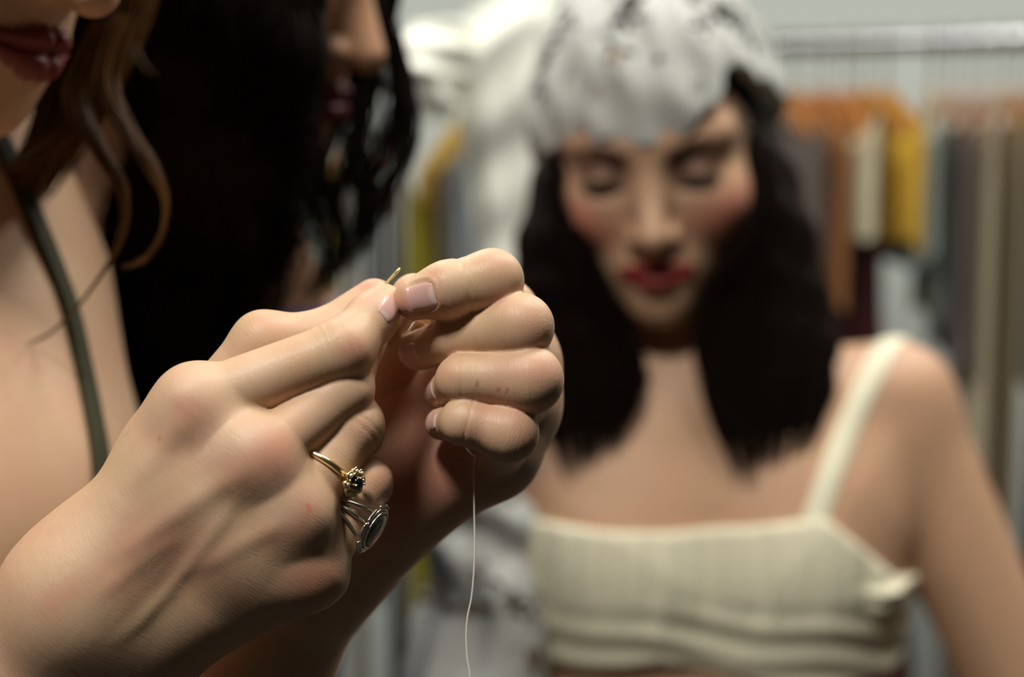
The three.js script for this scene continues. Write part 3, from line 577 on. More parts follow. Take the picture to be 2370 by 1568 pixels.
// the way a ring's head points: turned by that angle about the finger from facing the room's near side
function faceOut(ax, angle) { const n = V(0, 0.05, 1); n.addScaledVector(ax, -n.dot(ax)).normalize(); const s = n.clone().cross(ax).multiplyScalar(-1); if (s.x < 0) s.multiplyScalar(-1); return n.multiplyScalar(Math.cos(angle)).addScaledVector(s, Math.sin(angle)); }
{ // gold ring: band, flower of small stones, dark oval stone
  const gold = new THREE.MeshPhysicalMaterial({ color: lin(0.94, 0.77, 0.44), metalness: 1, roughness: 0.25 });
  const b = R.fingers[2][0], ax = V(b.dx, b.dy, b.dz).normalize(), t = 0.48, c = along(b, t), rad = b.ra + b.dr * t + 0.0006;
  const e1 = faceOut(ax, 0.98);
  const e2 = ax.clone().cross(e1), M = new THREE.Matrix4().makeBasis(e1, ax, e2).setPosition(c);
  const o = thing('ring', 'gold ring with a dark oval stone on the ring finger', 'ring');
  o.applyMatrix4(M);
  part('band', new THREE.TorusGeometry(rad, 0.00105, 12, 72).rotateX(Math.PI / 2), gold, o);
  const hx = rad + 0.0016;
  const flower = [bone(W3(hx - 0.0014, 0, 0, 0.0022), W3(hx - 0.0005, 0, 0, 0.0024))];
  const setting = [new THREE.CylinderGeometry(0.0026, 0.0016, 0.0020, 20).rotateZ(-Math.PI / 2).translate(hx, 0, 0)];
  for (let k = 0; k < 8; k++) { const q = k / 8 * 6.283; setting.push(new THREE.TorusGeometry(0.00105, 0.00034, 8, 18).rotateY(Math.PI / 2).translate(hx + 0.0009, Math.cos(q) * 0.0033, Math.sin(q) * 0.0038)); setting.push(new THREE.SphereGeometry(0.00042, 8, 6).translate(hx + 0.0014, Math.cos(q + 0.39) * 0.0030, Math.sin(q + 0.39) * 0.0034)); setting.push(new THREE.SphereGeometry(0.0009, 10, 8).translate(hx, Math.cos(q) * 0.0031, Math.sin(q) * 0.0036)); }
  for (let k = 0; k < 4; k++) { const q = k / 4 * 6.283 + 0.785; setting.push(new THREE.CapsuleGeometry(0.00035, 0.0016, 3, 8).rotateZ(Math.PI / 2).translate(hx + 0.0022, Math.cos(q) * 0.0018, Math.sin(q) * 0.0022)); }
  part('setting', merged(setting), gold, o);
  const gem = new THREE.MeshPhysicalMaterial({ color: lin(0.85, 0.72, 0.45), roughness: 0.15, metalness: 0.6, clearcoat: 1 });
  for (let k = 0; k < 8; k++) { const q = k / 8 * 6.283; part('small_stone', new THREE.OctahedronGeometry(0.0009, 1).translate(hx + 0.0011, Math.cos(q) * 0.0033, Math.sin(q) * 0.0038), gem, o, k ? undefined : 'small clear stone'); }
  part('stone', new THREE.SphereGeometry(1, 24, 12).scale(0.0011, 0.0019, 0.0024).translate(hx + 0.0022, 0, 0), new THREE.MeshPhysicalMaterial({ color: lin(0.006, 0.007, 0.010), roughness: 0.1, clearcoat: 1 }), o, 'dark oval stone');
}
{ // silver ring: three wires that part towards an oval bezel
  const silver = new THREE.MeshPhysicalMaterial({ color: lin(0.72, 0.68, 0.58), metalness: 1, roughness: 0.3 });
  const b = R.fingers[3][0], ax = V(b.dx, b.dy, b.dz).normalize(), t = 0.64, c = along(b, t), rad = b.ra + b.dr * t + 0.0008;
  const e1 = faceOut(ax, 1.18);
  const e2 = ax.clone().cross(e1), M = new THREE.Matrix4().makeBasis(e1, ax, e2).setPosition(c);
  const o = thing('ring', 'silver ring with a large oval swirled stone on the little finger', 'ring');
  o.applyMatrix4(M);
  for (const s of [-1, 0, 1]) {
    const pts = []; for (let k = 0; k <= 40; k++) { const q = 0.35 + k / 40 * (6.283 - 0.7), sp = 0.0008 + 0.0034 * Math.pow(Math.abs(Math.cos(q / 2)), 4); pts.push(V(Math.cos(q) * rad, s * sp, Math.sin(q) * rad)); }
    part('wire', tube(pts, 0.00055, 60, 8), silver, o);
  }
  const hx = rad + 0.0007, oy = 0.0067, oz = 0.0055, ov = (k, fy, fz, dx = 0) => V(hx + dx, Math.cos(k) * fy, Math.sin(k) * fz), ring = (fy, fz, dx, r) => { const p = []; for (let i = 0; i < 48; i++) p.push(ov(i / 48 * 6.2832, fy, fz, dx)); return new THREE.TubeGeometry(new THREE.CatmullRomCurve3(p, true), 96, r, 8, true); };
  const bez = [ring(oy, oz, 0.0006, 0.0005), ring(oy * 0.88, oz * 0.88, 0.0013, 0.00042), new THREE.CylinderGeometry(1, 1, 0.0014, 40).scale(oy * 0.9, 1, oz * 0.9).rotateZ(-Math.PI / 2).rotateX(0).translate(hx + 0.0002, 0, 0)];
  bez[2] = new THREE.SphereGeometry(1, 40, 16).scale(0.0011, oy * 0.9, oz * 0.9).translate(hx + 0.0003, 0, 0);
  for (let i = 0; i < 8; i++) { const k = (i + 0.5) / 8 * 6.283; bez.push(new THREE.CapsuleGeometry(0.0005, 0.0030, 4, 8).rotateX(Math.atan2(Math.cos(k) * oz, -Math.sin(k) * oy)).translate(hx + 0.0002, Math.cos(k) * oy * 1.1, Math.sin(k) * oz * 1.1)); }
  for (const k of [0, Math.PI / 2, Math.PI, 1.5 * Math.PI]) for (const j of [-1, 1]) bez.push(new THREE.SphereGeometry(0.0006, 10, 8).translate(hx + 0.0004, Math.cos(k + j * 0.1) * oy * 1.14, Math.sin(k + j * 0.1) * oz * 1.14));
  part('bezel', merged(bez), silver, o);
  const shell = dataTex(256, (u, v) => { const a = Math.atan2(v - 0.5, u - 0.5), q = Math.hypot(u - 0.5, v - 0.5), w = Math.sin(q * 34 + a * 2 + 3 * N3(u * 5, v * 5, 1)), n = N3(u * 9, v * 9, 3); return [0.42 + 0.22 * w + 0.1 * n, 0.46 + 0.16 * w - 0.08 * n, 0.42 + 0.12 * w + 0.14 * n, 1]; }, true);
  const cg = new THREE.SphereGeometry(1, 40, 20), cu = cg.attributes.uv, cp = cg.attributes.position; for (let i = 0; i < cu.count; i++) cu.setXY(i, cp.getY(i) * 0.5 + 0.5, cp.getZ(i) * 0.5 + 0.5);
  part('stone', cg.scale(0.0012, oy * 0.82, oz * 0.82).translate(hx + 0.0013, 0, 0), new THREE.MeshPhysicalMaterial({ map: shell, roughness: 0.15, clearcoat: 1, clearcoatRoughness: 0.1 }), o, 'swirled grey green oval stone');
}

// a plain hand with five fingers at the end of an arm
function plainHand(w, dir, nrm, s = 1) {
  const d = dir.clone().normalize(), n = nrm.clone().addScaledVector(d, -nrm.dot(d)).normalize(), b = d.clone().cross(n), out = [], P = (u, v, q) => w.p.clone().addScaledVector(d, u * s).addScaledVector(b, v * s).addScaledVector(n, q * s);
  for (let i = 0; i < 4; i++) {
    const v = (i - 1.5) * 0.019, k = [0.9, 1, 0.94, 0.78][i], m = { p: P(0.085, v, 0), r: 0.0105 };
    out.push(bone({ p: P(0.01, v * 0.6, 0), r: 0.014 }, m)); out.push(bone(m, { p: P(0.085 + 0.042 * k, v * 1.05, 0.008), r: 0.0085 })); out.push(bone({ p: P(0.085 + 0.042 * k, v * 1.05, 0.008), r: 0.0085 }, { p: P(0.085 + 0.075 * k, v * 1.05, 0.026), r: 0.007 }));
  }
  out.push(bone({ p: P(0.02, -0.025, 0.004), r: 0.014 }, { p: P(0.06, -0.048, 0.014), r: 0.0105 })); out.push(bone({ p: P(0.06, -0.048, 0.014), r: 0.0105 }, { p: P(0.098, -0.054, 0.022), r: 0.008 }));
  for (const q of out) q.k = 0.007;
  return out;
}
function standingLegs(hips, fwd) {
  const out = [], joints = [];
  for (const h of hips) {
    const k = { p: V(h.p.x, 0.48, h.p.z).addScaledVector(fwd, 0.02), r: 0.055 }, a = { p: V(h.p.x, 0.085, h.p.z), r: 0.036 }, t = { p: V(h.p.x, 0.032, h.p.z).addScaledVector(fwd, 0.15), r: 0.03 };
    out.push(bone({ p: h.p, r: 0.085 }, k), bone(k, a), bone(a, t)); joints.push(k, a, t);
  }
  for (const b of out) b.k = 0.03;
  return { out, joints };
}

// ---------------------------------------------------------------- the woman with long dark hair who leans in
const leaner = thing('person', 'woman with long dark wavy hair leaning in behind the hands', 'person');
const BH = pose([0, -0.042, 0.1075], 884, 141, 0.75, 74, 17, 8, 1);
{
  const A = at, headF = placedField(headField(), BH), hc = BH.p(0, -0.01, 0);
  const neckTop = { p: BH.p(0, -0.08, -0.03), r: 0.046 }, neckLow = { p: A(430, 640, 0.90), r: 0.055 };
  const shA = { p: A(640, 880, 1.0), r: 0.05 }, shB = { p: A(200, 900, 0.87), r: 0.05 };
  const ch = [{ p: A(520, 1020, 0.97), r: 0.085 }, { p: A(390, 1020, 0.94), r: 0.085 }], wst = { p: A(340, 1900, 0.97), r: 0.105 };
  const fwd = V(0.9, 0, 0.3).normalize(), side = V(0.3, 0, -0.9).normalize();
  const hips = [1, -1].map((s) => ({ p: V(wst.p.x, 0.86, wst.p.z).addScaledVector(side, s * 0.075), r: 0.11 }));
  const elA = { p: shA.p.clone().add(V(-0.05, -0.29, -0.02)), r: 0.04 }, wrA = { p: elA.p.clone().add(V(-0.02, -0.22, 0.06)), r: 0.027 }, elB = { p: shB.p.clone().add(V(-0.05, -0.29, 0.0)), r: 0.04 }, wrB = { p: elB.p.clone().add(V(0.02, -0.22, 0.03)), r: 0.027 };
  const legs = standingLegs(hips, fwd);
  const torso = [bone(ch[0], ch[1]), bone(ch[0], wst), bone(ch[1], wst), bone(wst, hips[0]), bone(wst, hips[1]), bone(neckLow, shA), bone(neckLow, shB), bone(ch[0], shA), bone(ch[1], shB), bone(neckLow, ch[0]), bone(neckLow, ch[1])];
  for (const b of torso) b.k = 0.05;
  const arms = [bone(shA, elA), bone(elA, wrA), bone(shB, elB), bone(elB, wrB)]; for (const b of arms) b.k = 0.015;
  const neck = bone(neckTop, neckLow); neck.k = 0.03;
  const all = unionOf([...torso, neck, ...arms, ...plainHand(wrA, V(-0.1, -0.95, 0.25), V(0.9, 0.0, 0.2)), ...plainHand(wrB, V(0.1, -1, 0.1), V(0.9, 0, 0.4)), ...legs.out], 0.03);
  const tan = [0.50, 0.27, 0.15];
  const geoBody = fieldMesh(all, [shA, shB, ...ch, wst, ...hips, neckTop, neckLow, elA, elB, wrA, wrB, ...legs.joints, { p: wrA.p.clone().add(V(-0.02, -0.18, 0.05)), r: 0.05 }, { p: wrB.p.clone().add(V(0.0, -0.19, 0)), r: 0.05 }], 0.03, 0.0085, spotted(tan, []));
  const geoHead = fieldMesh(headF, new THREE.Box3(hc.clone().subScalar(0.135), hc.clone().addScalar(0.135)), 0, 0.0026, placedColor(headColor(tan, { lips: [0.15, 0.014, 0.010], blush: [0.5, 0.2, 0.13], blushA: 0.3 }), BH));
  part('body', merged([geoBody, geoHead]), skinMat, leaner);

  const hairMat = new THREE.MeshPhysicalMaterial({ color: lin(0.008, 0.0045, 0.003), roughness: 0.55, specularIntensity: 0.16 });
  const near = [], far = [];
  // near side: a curtain between her face and the photographer
  for (let i = 0; i < 16; i++) {
    const u = i / 15, w = (k) => 0.012 * Math.sin(i * 1.7 + k * 2.1);
    const pts = [BH.p(-0.005 - 0.01 * u, 0.122 - 0.02 * u, 0.05 - 0.11 * u), BH.p(-0.075, 0.07, 0.05 - 0.12 * u), A(705 - 370 * u, -20, 0.70 + 0.015 * u), A(680 - 340 * u, 160, 0.69 + 0.02 * u), A(640 - 310 * u, 360, 0.70 + 0.02 * u), A(655 - 340 * u, 520, 0.72 + 0.02 * u), A(590 - 290 * u, 690 + 60 * u, 0.74 + 0.02 * u), A(550 - 270 * u, 860 + 180 * u, 0.76 + 0.02 * u)];
    pts.forEach((p, k) => { if (k > 1) p.add(V(w(k), 0, w(k + 3) * 0.6)); });
    near.push({ pts, n: 110, r: 0.016, prof: (t) => 1 - 0.35 * t });
  }
  for (let i = 0; i < 8; i++) { const u = i / 7, dz = 0.84 + 0.02 * u; near.push({ pts: [BH.p(-0.03, 0.118, -0.06), BH.p(-0.07, 0.04, -0.09 - 0.02 * u), A(330 - 130 * u, 180, dz), A(310 - 150 * u, 360, dz), A(320 - 140 * u, 540, dz), A(340 - 110 * u, 760, dz), A(360 - 90 * u, 960, dz)], n: 110, r: 0.017 }); }
  // far side: locks that fall past her nose
  for (const q of [[[850, -60], [905, 90], [945, 230], [935, 330], [890, 430], [845, 545], [800, 610]], [[858, -60], [900, 60], [930, 180], [950, 280], [920, 400], [860, 520], [790, 620]], [[820, 40], [868, 160], [830, 270], [818, 380], [840, 470], [815, 570], [770, 640]], [[835, 60], [865, 170], [838, 300], [826, 420], [835, 500], [800, 600], [740, 690]], [[760, 330], [735, 400], [765, 480], [790, 560], [745, 660], [700, 740]], [[745, 350], [720, 440], [745, 540], [760, 620], [700, 700], [660, 760]], [[850, -50], [895, 120], [915, 240], [880, 350], [850, 450], [830, 560], [790, 640]], [[800, 380], [770, 470], [800, 560], [760, 650], [720, 700]]])
    far.push({ pts: [BH.p(0.03, 0.12, 0.03), BH.p(0.07, 0.07, 0.07), ...q.map(([x, y], k) => A(x, y, 0.80 - 0.004 * k))], n: 70, r: 0.0085, prof: (t) => 0.75 + 0.45 * Math.sin(t * 9) * 0.4 - 0.3 * t });
  for (let i = 0; i < 8; i++) { const u = i / 7; far.push({ pts: [BH.p(0.01, 0.122, -0.01), BH.p(0.08, 0.06, 0.03 - 0.1 * u), BH.p(0.085, -0.06, 0.0 - 0.09 * u), A(720 - 140 * u, 460, 0.85), A(700 - 160 * u, 620, 0.86), A(650 - 150 * u, 760, 0.87)], n: 60, r: 0.015 }); }
  const cores = [3, 7, 11, 14].flatMap((i) => chain(near[i].pts.slice(1).map((p, k) => ({ p: p.clone().add(V(0, 0, -0.008)), r: 0.020 - 0.001 * k }))));
  const coreF = unionOf(cores, 0.015), coreJ = cores.map((b) => W3(b.ax, b.ay, b.az, 0.03));
  const capF = (x, y, z) => { const q = BH.to(x, y, z); return Math.min(Math.max(ell(q[0], q[1] - 0.036, q[2] + 0.022, 0.087, 0.096, 0.106), -(q[1] - 0.75 * q[2] + 0.045)), coreF(x, y, z)); };
  part('hair', merged([strands(near, 100, 0.016, 0.0008, 31, 30, 3, 0.003), strands(far, 60, 0.009, 0.0007, 32, 34, 3, 0.003), fieldMesh(capF, [...coreJ, { p: hc, r: 0.15 }], 0.02, 0.005)]), hairMat, leaner, 'long dark wavy hair');
  const blueMat = new THREE.MeshPhysicalMaterial({ color: srgb(44, 58, 120), roughness: 0.8, bumpMap: fabricBump, bumpScale: 0.0005 });
  const dressF = unionOf([...torso, bone(shA, elA), bone(shB, elB), bone(hips[0], W3(hips[0].p.x, 0.14, hips[0].p.z, 0.11)), bone(hips[1], W3(hips[1].p.x, 0.14, hips[1].p.z, 0.11))], 0.04), top = neckLow.p.y - 0.02;
  const dress = (x, y, z) => smax(smax(dressF(x, y, z) - 0.007 - 0.003 * Math.sin(x * 70 + y * 30) * Math.sin(z * 60 + 1), y - top, 0.004), 0.02 - y, 0.004);
  part('dress', fieldMesh(dress, [shA, shB, elA, elB, ...ch, wst, ...hips, ...hips.map((h) => W3(h.p.x, 0.14, h.p.z, 0.21))], 0.025, 0.0095), blueMat, leaner, 'blue dress');
}

// ---------------------------------------------------------------- the woman with the lace headscarf
const model = thing('person', 'woman in white lace headscarf and cream top looking down', 'person');
const MH = pose([0, 0, 0.079], 1502, 398, 0.95, -8, 14, 4, 1);
const laceTex = dataTex(1024, (() => {
  const r = rng(5), holes = [];
  for (let i = 0; i < 26; i++) { // sprigs of eyelets
    const cx = r(), cy = r(), a0 = r() * 6.28, n = 2 + Math.floor(r() * 4);
    for (let k = 0; k < n; k++) { const a = a0 + k * 6.283 / 5, q = 0.05; holes.push([cx + Math.cos(a) * q, cy + Math.sin(a) * q, a, 0.038 * (0.6 + 0.6 * r()), 0.019]); }
  }
  for (let i = holes.length - 1; i >= 0; i--) { const u = ((holes[i][0] % 1) + 1) % 1, v = ((holes[i][1] % 1) + 1) % 1; if (v > 0.02 && v < 0.32 && u > 0.05 && u < 0.68) holes.splice(i, 1); }
  return (u, v) => {
    let solid = 1;
    for (const [cx, cy, a, l, w] of holes) {
      let x = u - cx, y = v - cy; x -= Math.round(x); y -= Math.round(y);
      const p = x * Math.cos(a) + y * Math.sin(a), q = -x * Math.sin(a) + y * Math.cos(a);
      if ((p / l) ** 2 + (q / w) ** 2 < 1) { solid = 0; break; }
    }
    if (solid && tileNoise(u, v, 7, 7, 9.1) < -0.3) { const gx = Math.sin(u * 6.2832 * 64), gy = Math.sin(v * 6.2832 * 64); if (gx * gy > 0.12) solid = 0; } // open net ground
    return [solid, solid, solid, 1];
  };
})());
const laceMat = new THREE.MeshPhysicalMaterial({ color: srgb(188, 190, 184), roughness: 0.85, alphaMap: laceTex, alphaTest: 0.5, side: THREE.DoubleSide });
{
  const A = at, headF = placedField(headField(), MH), hc = MH.p(0, -0.01, 0);
  const neckTop = { p: MH.p(0, -0.07, -0.025), r: 0.044 }, neckLow = J(1590, 960, 1.075, 150);
  const shL = J(2070, 935, 1.075, 130), shR = J(1170, 965, 1.06, 125);
  const elL = J(2440, 1790, 1.05, 115), wrL = J(2330, 2450, 0.98, 85), elR = J(1090, 1760, 1.02, 115), wrR = J(1200, 2350, 0.95, 85);
  const rib = [J(1440, 1180, 1.085, 275), J(1790, 1180, 1.085, 270), J(1470, 1560, 1.09, 250), J(1770, 1560, 1.09, 250)], bust = [J(1450, 1330, 1.035, 175), J(1800, 1330, 1.035, 180)];
  const wst = { p: A(1620, 2000, 1.10), r: 0.105 }, fwd = V(-0.1, 0, 1).normalize();
  const hips = [1, -1].map((s) => ({ p: V(wst.p.x + s * 0.075, 0.86, wst.p.z - 0.01), r: 0.105 })), legs = standingLegs(hips, fwd);
  const torso = [bone(rib[0], rib[1]), bone(rib[0], rib[2]), bone(rib[1], rib[3]), bone(rib[2], wst), bone(rib[3], wst), bone(wst, hips[0]), bone(wst, hips[1]), bone(bust[0], rib[0]), bone(bust[1], rib[1]), bone(neckLow, shL), bone(neckLow, shR), bone(neckLow, rib[0]), bone(neckLow, rib[1])];
  for (const b of torso) b.k = 0.05; torso[7].k = torso[8].k = 0.035;
  const collar = [bone(J(1560, 1000, 1.03, 34), J(2000, 900, 1.045, 36)), bone(J(1530, 1005, 1.03, 34), J(1220, 930, 1.035, 36))]; for (const b of collar) b.k = 0.03;
  const arms = [bone(shL, elL), bone(elL, wrL), bone(shR, elR), bone(elR, wrR)]; for (const b of arms) b.k = 0.02;
  const neck = bone(neckTop, neckLow); neck.k = 0.03;
  const all = unionOf([...torso, ...collar, neck, ...arms, ...plainHand(wrL, V(-0.25, -0.9, 0.25), V(-1, 0, 0.2)), ...plainHand(wrR, V(0.2, -0.9, 0.3), V(1, 0, 0.2)), ...legs.out], 0.03);
  const tan = [0.50, 0.30, 0.18];
  const geoBody = fieldMesh(all, [shL, shR, elL, elR, wrL, wrR, ...rib, ...bust, wst, ...hips, neckTop, neckLow, ...legs.joints, { p: wrL.p.clone().add(V(-0.05, -0.17, 0.05)), r: 0.04 }, { p: wrR.p.clone().add(V(0.05, -0.17, 0.06)), r: 0.04 }], 0.03, 0.0075, spotted(tan, []));
  const geoHead = fieldMesh(headF, new THREE.Box3(hc.clone().subScalar(0.135), hc.clone().addScalar(0.135)), 0, 0.0026, placedColor(headColor([0.53, 0.325, 0.20], { lips: [0.20, 0.008, 0.010], blush: [0.60, 0.17, 0.125], blushA: 0.7, shadow: [0.085, 0.037, 0.024], shadowA: 0.9 }), MH));
  part('body', merged([geoBody, geoHead]), skinMat, model);
  // lashes
  const lashMat = new THREE.MeshStandardMaterial({ color: lin(0.01, 0.007, 0.006), roughness: 0.8 }); for (const s of ES) { const pts = []; for (let i = 0; i <= 10; i++) { const u = i / 10 * 2 - 1; pts.push(MH.p(s * 0.031 + u * 0.0145, -0.0105 + 0.0035 * u * u, 0.0800 - 0.004 * u * u)); } part('eyelashes', tube(pts, 0.0017, 20, 6), lashMat, model, 'dark lowered eyelashes'); }

  // hair
  const hairMat = new THREE.MeshPhysicalMaterial({ color: lin(0.008, 0.0045, 0.003), roughness: 0.55, specularIntensity: 0.12 });
  const guides = [];
  const leftIn = [[1335, 300], [1312, 420], [1325, 540], [1375, 650], [1435, 750], [1470, 840], [1472, 930], [1420, 1010]], leftOut = [[1335, 280], [1280, 420], [1246, 560], [1228, 680], [1225, 800], [1245, 900], [1275, 1010], [1312, 1130]];
  const rightIn = [[1640, 225], [1715, 330], [1742, 460], [1705, 580], [1650, 690], [1635, 820], [1650, 950], [1715, 1110]], rightOut = [[1715, 260], [1810, 420], [1858, 560], [1890, 700], [1902, 800], [1898, 900], [1875, 1010], [1830, 1130]];
  const din = [1.0, 0.985, 0.98, 0.975, 0.98, 0.985, 0.985, 0.985], dout = [1.05, 1.04, 1.03, 1.02, 1.01, 1.0, 0.995, 0.99];
  for (const [I, O, root, sgn] of [[leftIn, leftOut, -1], [rightIn, rightOut, 1]]) for (let i = 0; i < 14; i++) for (let lay = 0; lay < 2; lay++) {
    const u = i / 13, pts = [MH.p(root * 0.012, 0.115, 0.03 - 0.05 * u)];
    for (let k = 0; k < 8; k++) { const x = mixn(I[k][0], O[k][0], u), y = mixn(I[k][1], O[k][1], u) + (k === 7 ? 40 * Math.sin(i * 2.3) : 0); pts.push(A(x + 9 * Math.sin(i * 3.1 + k), y, mixn(din[k], dout[k], u) + lay * 0.022)); }
    guides.push({ pts, n: 95, r: 0.010, end: 0.76, prof: (t) => 1 - 0.3 * t - 0.35 * sstep(0.7, 1, t) });
  }
  const backs = []; for (let i = 0; i < 12; i++) { const u = i / 11 * 2 - 1; backs.push({ pts: [MH.p(0.01 * u, 0.12, -0.03), MH.p(0.062 * u, 0.05, -0.078 - 0.02 * (1 - u * u)), MH.p(0.085 * u, -0.1, -0.09), MH.p(0.09 * u, -0.22, -0.10)], n: 60, r: 0.016 }); }
  const cores = [];
  for (const q of [[2, 0.012], [8, 0.013], [14, 0.013], [20, 0.014], [26, 0.012], [30, 0.012], [36, 0.014], [42, 0.014], [48, 0.014], [54, 0.013]]) cores.push(...chain(guides[q[0]].pts.slice(1, -1).map((p, k) => ({ p: p.clone().add(V(0, 0, -0.012)), r: q[1] * (k > 4 ? 0.7 : 1) }))));
  const coreF = unionOf(cores, 0.012);
  const capF = (x, y, z) => { const q = MH.to(x, y, z); return Math.min(Math.max(ell(q[0], q[1] - 0.034, q[2] + 0.020, 0.079, 0.0905, 0.100), -(q[1] - 0.75 * q[2] + 0.02)), coreF(x, y, z)); };
  part('hair', merged([strands(guides, 70, 0.010, 0.0008, 51, 28, 3, 0.0008), strands(backs, 60, 0.016, 0.001, 52, 16, 3), fieldMesh(capF, [...cores.map((b) => W3(b.ax, b.ay, b.az, 0.02)), { p: hc, r: 0.14 }], 0.015, 0.005)]), hairMat, model, 'straight dark brown hair');

  // headscarf
  const edge = [[-180, -0.03], [-120, -0.04], [-90, -0.032], [-70, -0.012], [-50, 0.014], [-30, 0.020], [-12, 0.018], [0, 0.018], [14, 0.024], [28, 0.042], [38, 0.060], [48, 0.060], [60, 0.046], [75, 0.030], [90, 0.024], [120, 0.0], [180, -0.02]];
  const edgeAt = (deg) => { for (let i = 0; i + 1 < edge.length; i++) if (deg <= edge[i + 1][0]) { const t = (deg - edge[i][0]) / (edge[i + 1][0] - edge[i][0]); return mixn(edge[i][1], edge[i + 1][1], t * t * (3 - 2 * t)); } return -0.02; };
  const scarfF = (x, y, z) => {
    const q = MH.to(x, y, z), th = Math.atan2(q[0], q[2] + 0.01) * 180 / Math.PI, front = Math.abs(th) < 60 ? 1 : 0.4;
    const d = ell(q[0] - 0.002, q[1] - 0.034, q[2] + 0.018, 0.087 + 0.010 * sstep(0.08, 0.0, q[1]), 0.098, 0.1085) - 0.0015 * Math.sin(th * 0.35 + q[1] * 60) - 0.0012 * Math.sin(q[1] * 130 + th * 0.12);
    return smax(d * 0.92, (edgeAt(th) + 0.002 - 0.004 * front * Math.abs(Math.sin(th * 0.15)) - q[1]) * 0.85, 0.002);
  };
  part('headscarf', fieldMesh(scarfF, new THREE.Box3(hc.clone().subScalar(0.16), hc.clone().addScalar(0.17)), 0, 0.0030, null, (x, y, z) => { const q = MH.to(x, y, z), l = Math.hypot(q[0], q[1] - 0.03, q[2] + 0.018), a = Math.atan2(Math.hypot(q[0], q[2] + 0.018), q[1] - 0.0), b = Math.atan2(q[0], q[2] + 0.018); return [a * Math.sin(b) * 0.85 + 0.37, a * Math.cos(b) * 0.85 + 0.21]; }), laceMat, model, 'white lace headscarf with a scalloped edge');

  // cream top: pleated bodice, strap, tie
  const creamMat = new THREE.MeshPhysicalMaterial({ color: srgb(226, 220, 192), roughness: 0.85, sheen: 0.3, sheenColor: lin(0.5, 0.48, 0.4), bumpMap: fabricBump, bumpScale: 0.0004 });
  const L2 = (x, x0, y0, x1, y1) => y0 + (y1 - y0) * (x - x0) / (x1 - x0);
  const nk = [[1100, 1195], [1240, 1198], [1400, 1210], [1560, 1214], [1720, 1204], [1890, 1180], [1990, 1262], [2085, 1345], [2300, 1400]].map(([x, y]) => at(x, y, 1.0)), hm = [[1100, 1560], [1240, 1548], [1380, 1536], [1500, 1520], [1600, 1532], [1720, 1562], [1850, 1585], [2000, 1590], [2200, 1560]].map(([x, y]) => at(x, y, 1.0));
  const line = (t, x) => { for (let i = 0; i + 1 < t.length; i++) if (x <= t[i + 1].x || i + 2 === t.length) return L2(x, t[i].x, t[i].y, t[i + 1].x, t[i + 1].y); };
  const bodyT = unionOf([...torso, ...collar], 0.05), cy = at(1600, 1400, 1.0).y, top0 = at(1600, 1210, 1.0).y;
  const topF = (x, y, z) => {
    const pl = (Math.sin(x * 430 + 2 * Math.sin(x * 90)) * 0.0011 + Math.sin(x * 170 + 1) * 0.001) * sstep(cy - 0.02, cy + 0.02, y) + 0.0016 * Math.sin(y * 260 + x * 40 + Math.sin(x * 50)) * sstep(cy + 0.015, cy - 0.015, y);
    const ruff = 0.012 * Math.exp(-(((x - at(2055, 1370, 1.0).x) / 0.018) ** 2) - ((y - at(2055, 1370, 1.0).y) / 0.012) ** 2) * (0.6 + 0.4 * Math.sin(y * 500));
    return smax(smax(bodyT(x, y, z) - 0.0065 - pl - ruff, (y - line(nk, x)) * 0.8, 0.003), (line(hm, x) - y) * 0.8, 0.003);
  };
  part('top', fieldMesh(topF, [rib[0], rib[1], rib[2], rib[3], ...bust], 0.04, 0.0034), creamMat, model, 'cream pleated cropped top');
  const strapPts = [[1878, 1230], [1893, 1185], [1920, 1105], [1960, 1000], [2000, 905], [2035, 835], [2062, 795]].map(([x, y]) => sight(all, x, y, 0.85, 1.25));
  const overBack = [at(2080, 790, 1.09), at(2070, 860, 1.15), at(2030, 1000, 1.18), at(1980, 1200, 1.185)].map((p) => { for (let i = 0; i < 5; i++) { const d = all(p.x, p.y, p.z), g = grad(all, p.x, p.y, p.z, 0.004); p.addScaledVector(V(g[0], g[1], g[2]), -d); } return p; });
  const sp = curve([...strapPts, ...overBack]), Pp = [], I = [], PN = 70, hw = 0.0085;
  for (let i = 0; i <= PN; i++) { const p = sp.getPoint(i / PN), tn = sp.getTangent(i / PN), g = grad(all, p.x, p.y, p.z, 0.005), n = V(g[0], g[1], g[2]), b = n.clone().cross(tn).normalize(); for (const [s, h] of [[-1, -0.002], [-1, 0.002], [0, 0.0035], [1, 0.002], [1, -0.002]]) { const q = p.clone().addScaledVector(b, s * hw).addScaledVector(n, h); Pp.push(q.x, q.y, q.z); } }
  for (let i = 0; i < PN; i++) for (let k = 0; k < 5; k++) { const a = i * 5 + k, b = i * 5 + (k + 1) % 5; I.push(a, b, a + 5, b, b + 5, a + 5); }
  const sg = new THREE.BufferGeometry(); sg.setAttribute('position', new THREE.Float32BufferAttribute(Pp, 3)); sg.setAttribute('uv', new THREE.Float32BufferAttribute(Pp.flatMap((v, i) => i % 3 === 2 ? [] : [v]), 2)); sg.setIndex(I); sg.computeVertexNormals();
  part('strap', sg, creamMat, model, 'cream shoulder strap');
  part('tie', tube([at(2050, 1400, 1.06), at(2062, 1450, 1.045), at(2040, 1520, 1.04), at(2010, 1600, 1.045), at(2000, 1700, 1.05)], 0.006, 24, 6), creamMat, model, 'dangling cream tie');
  // lace sleeve on the other arm
  const slF = (x, y, z) => { let d = Math.min(cap(slB[0], x, y, z), cap(slB[1], x, y, z)); d = smin(cap(slB[0], x, y, z), cap(slB[1], x, y, z), 0.02) - 0.008 - 0.005 * Math.sin(y * 90 + x * 60 + 2 * Math.sin(y * 31)) - 0.004 * Math.sin(x * 140 + z * 90); return smax(d, y - slTop, 0.004); };
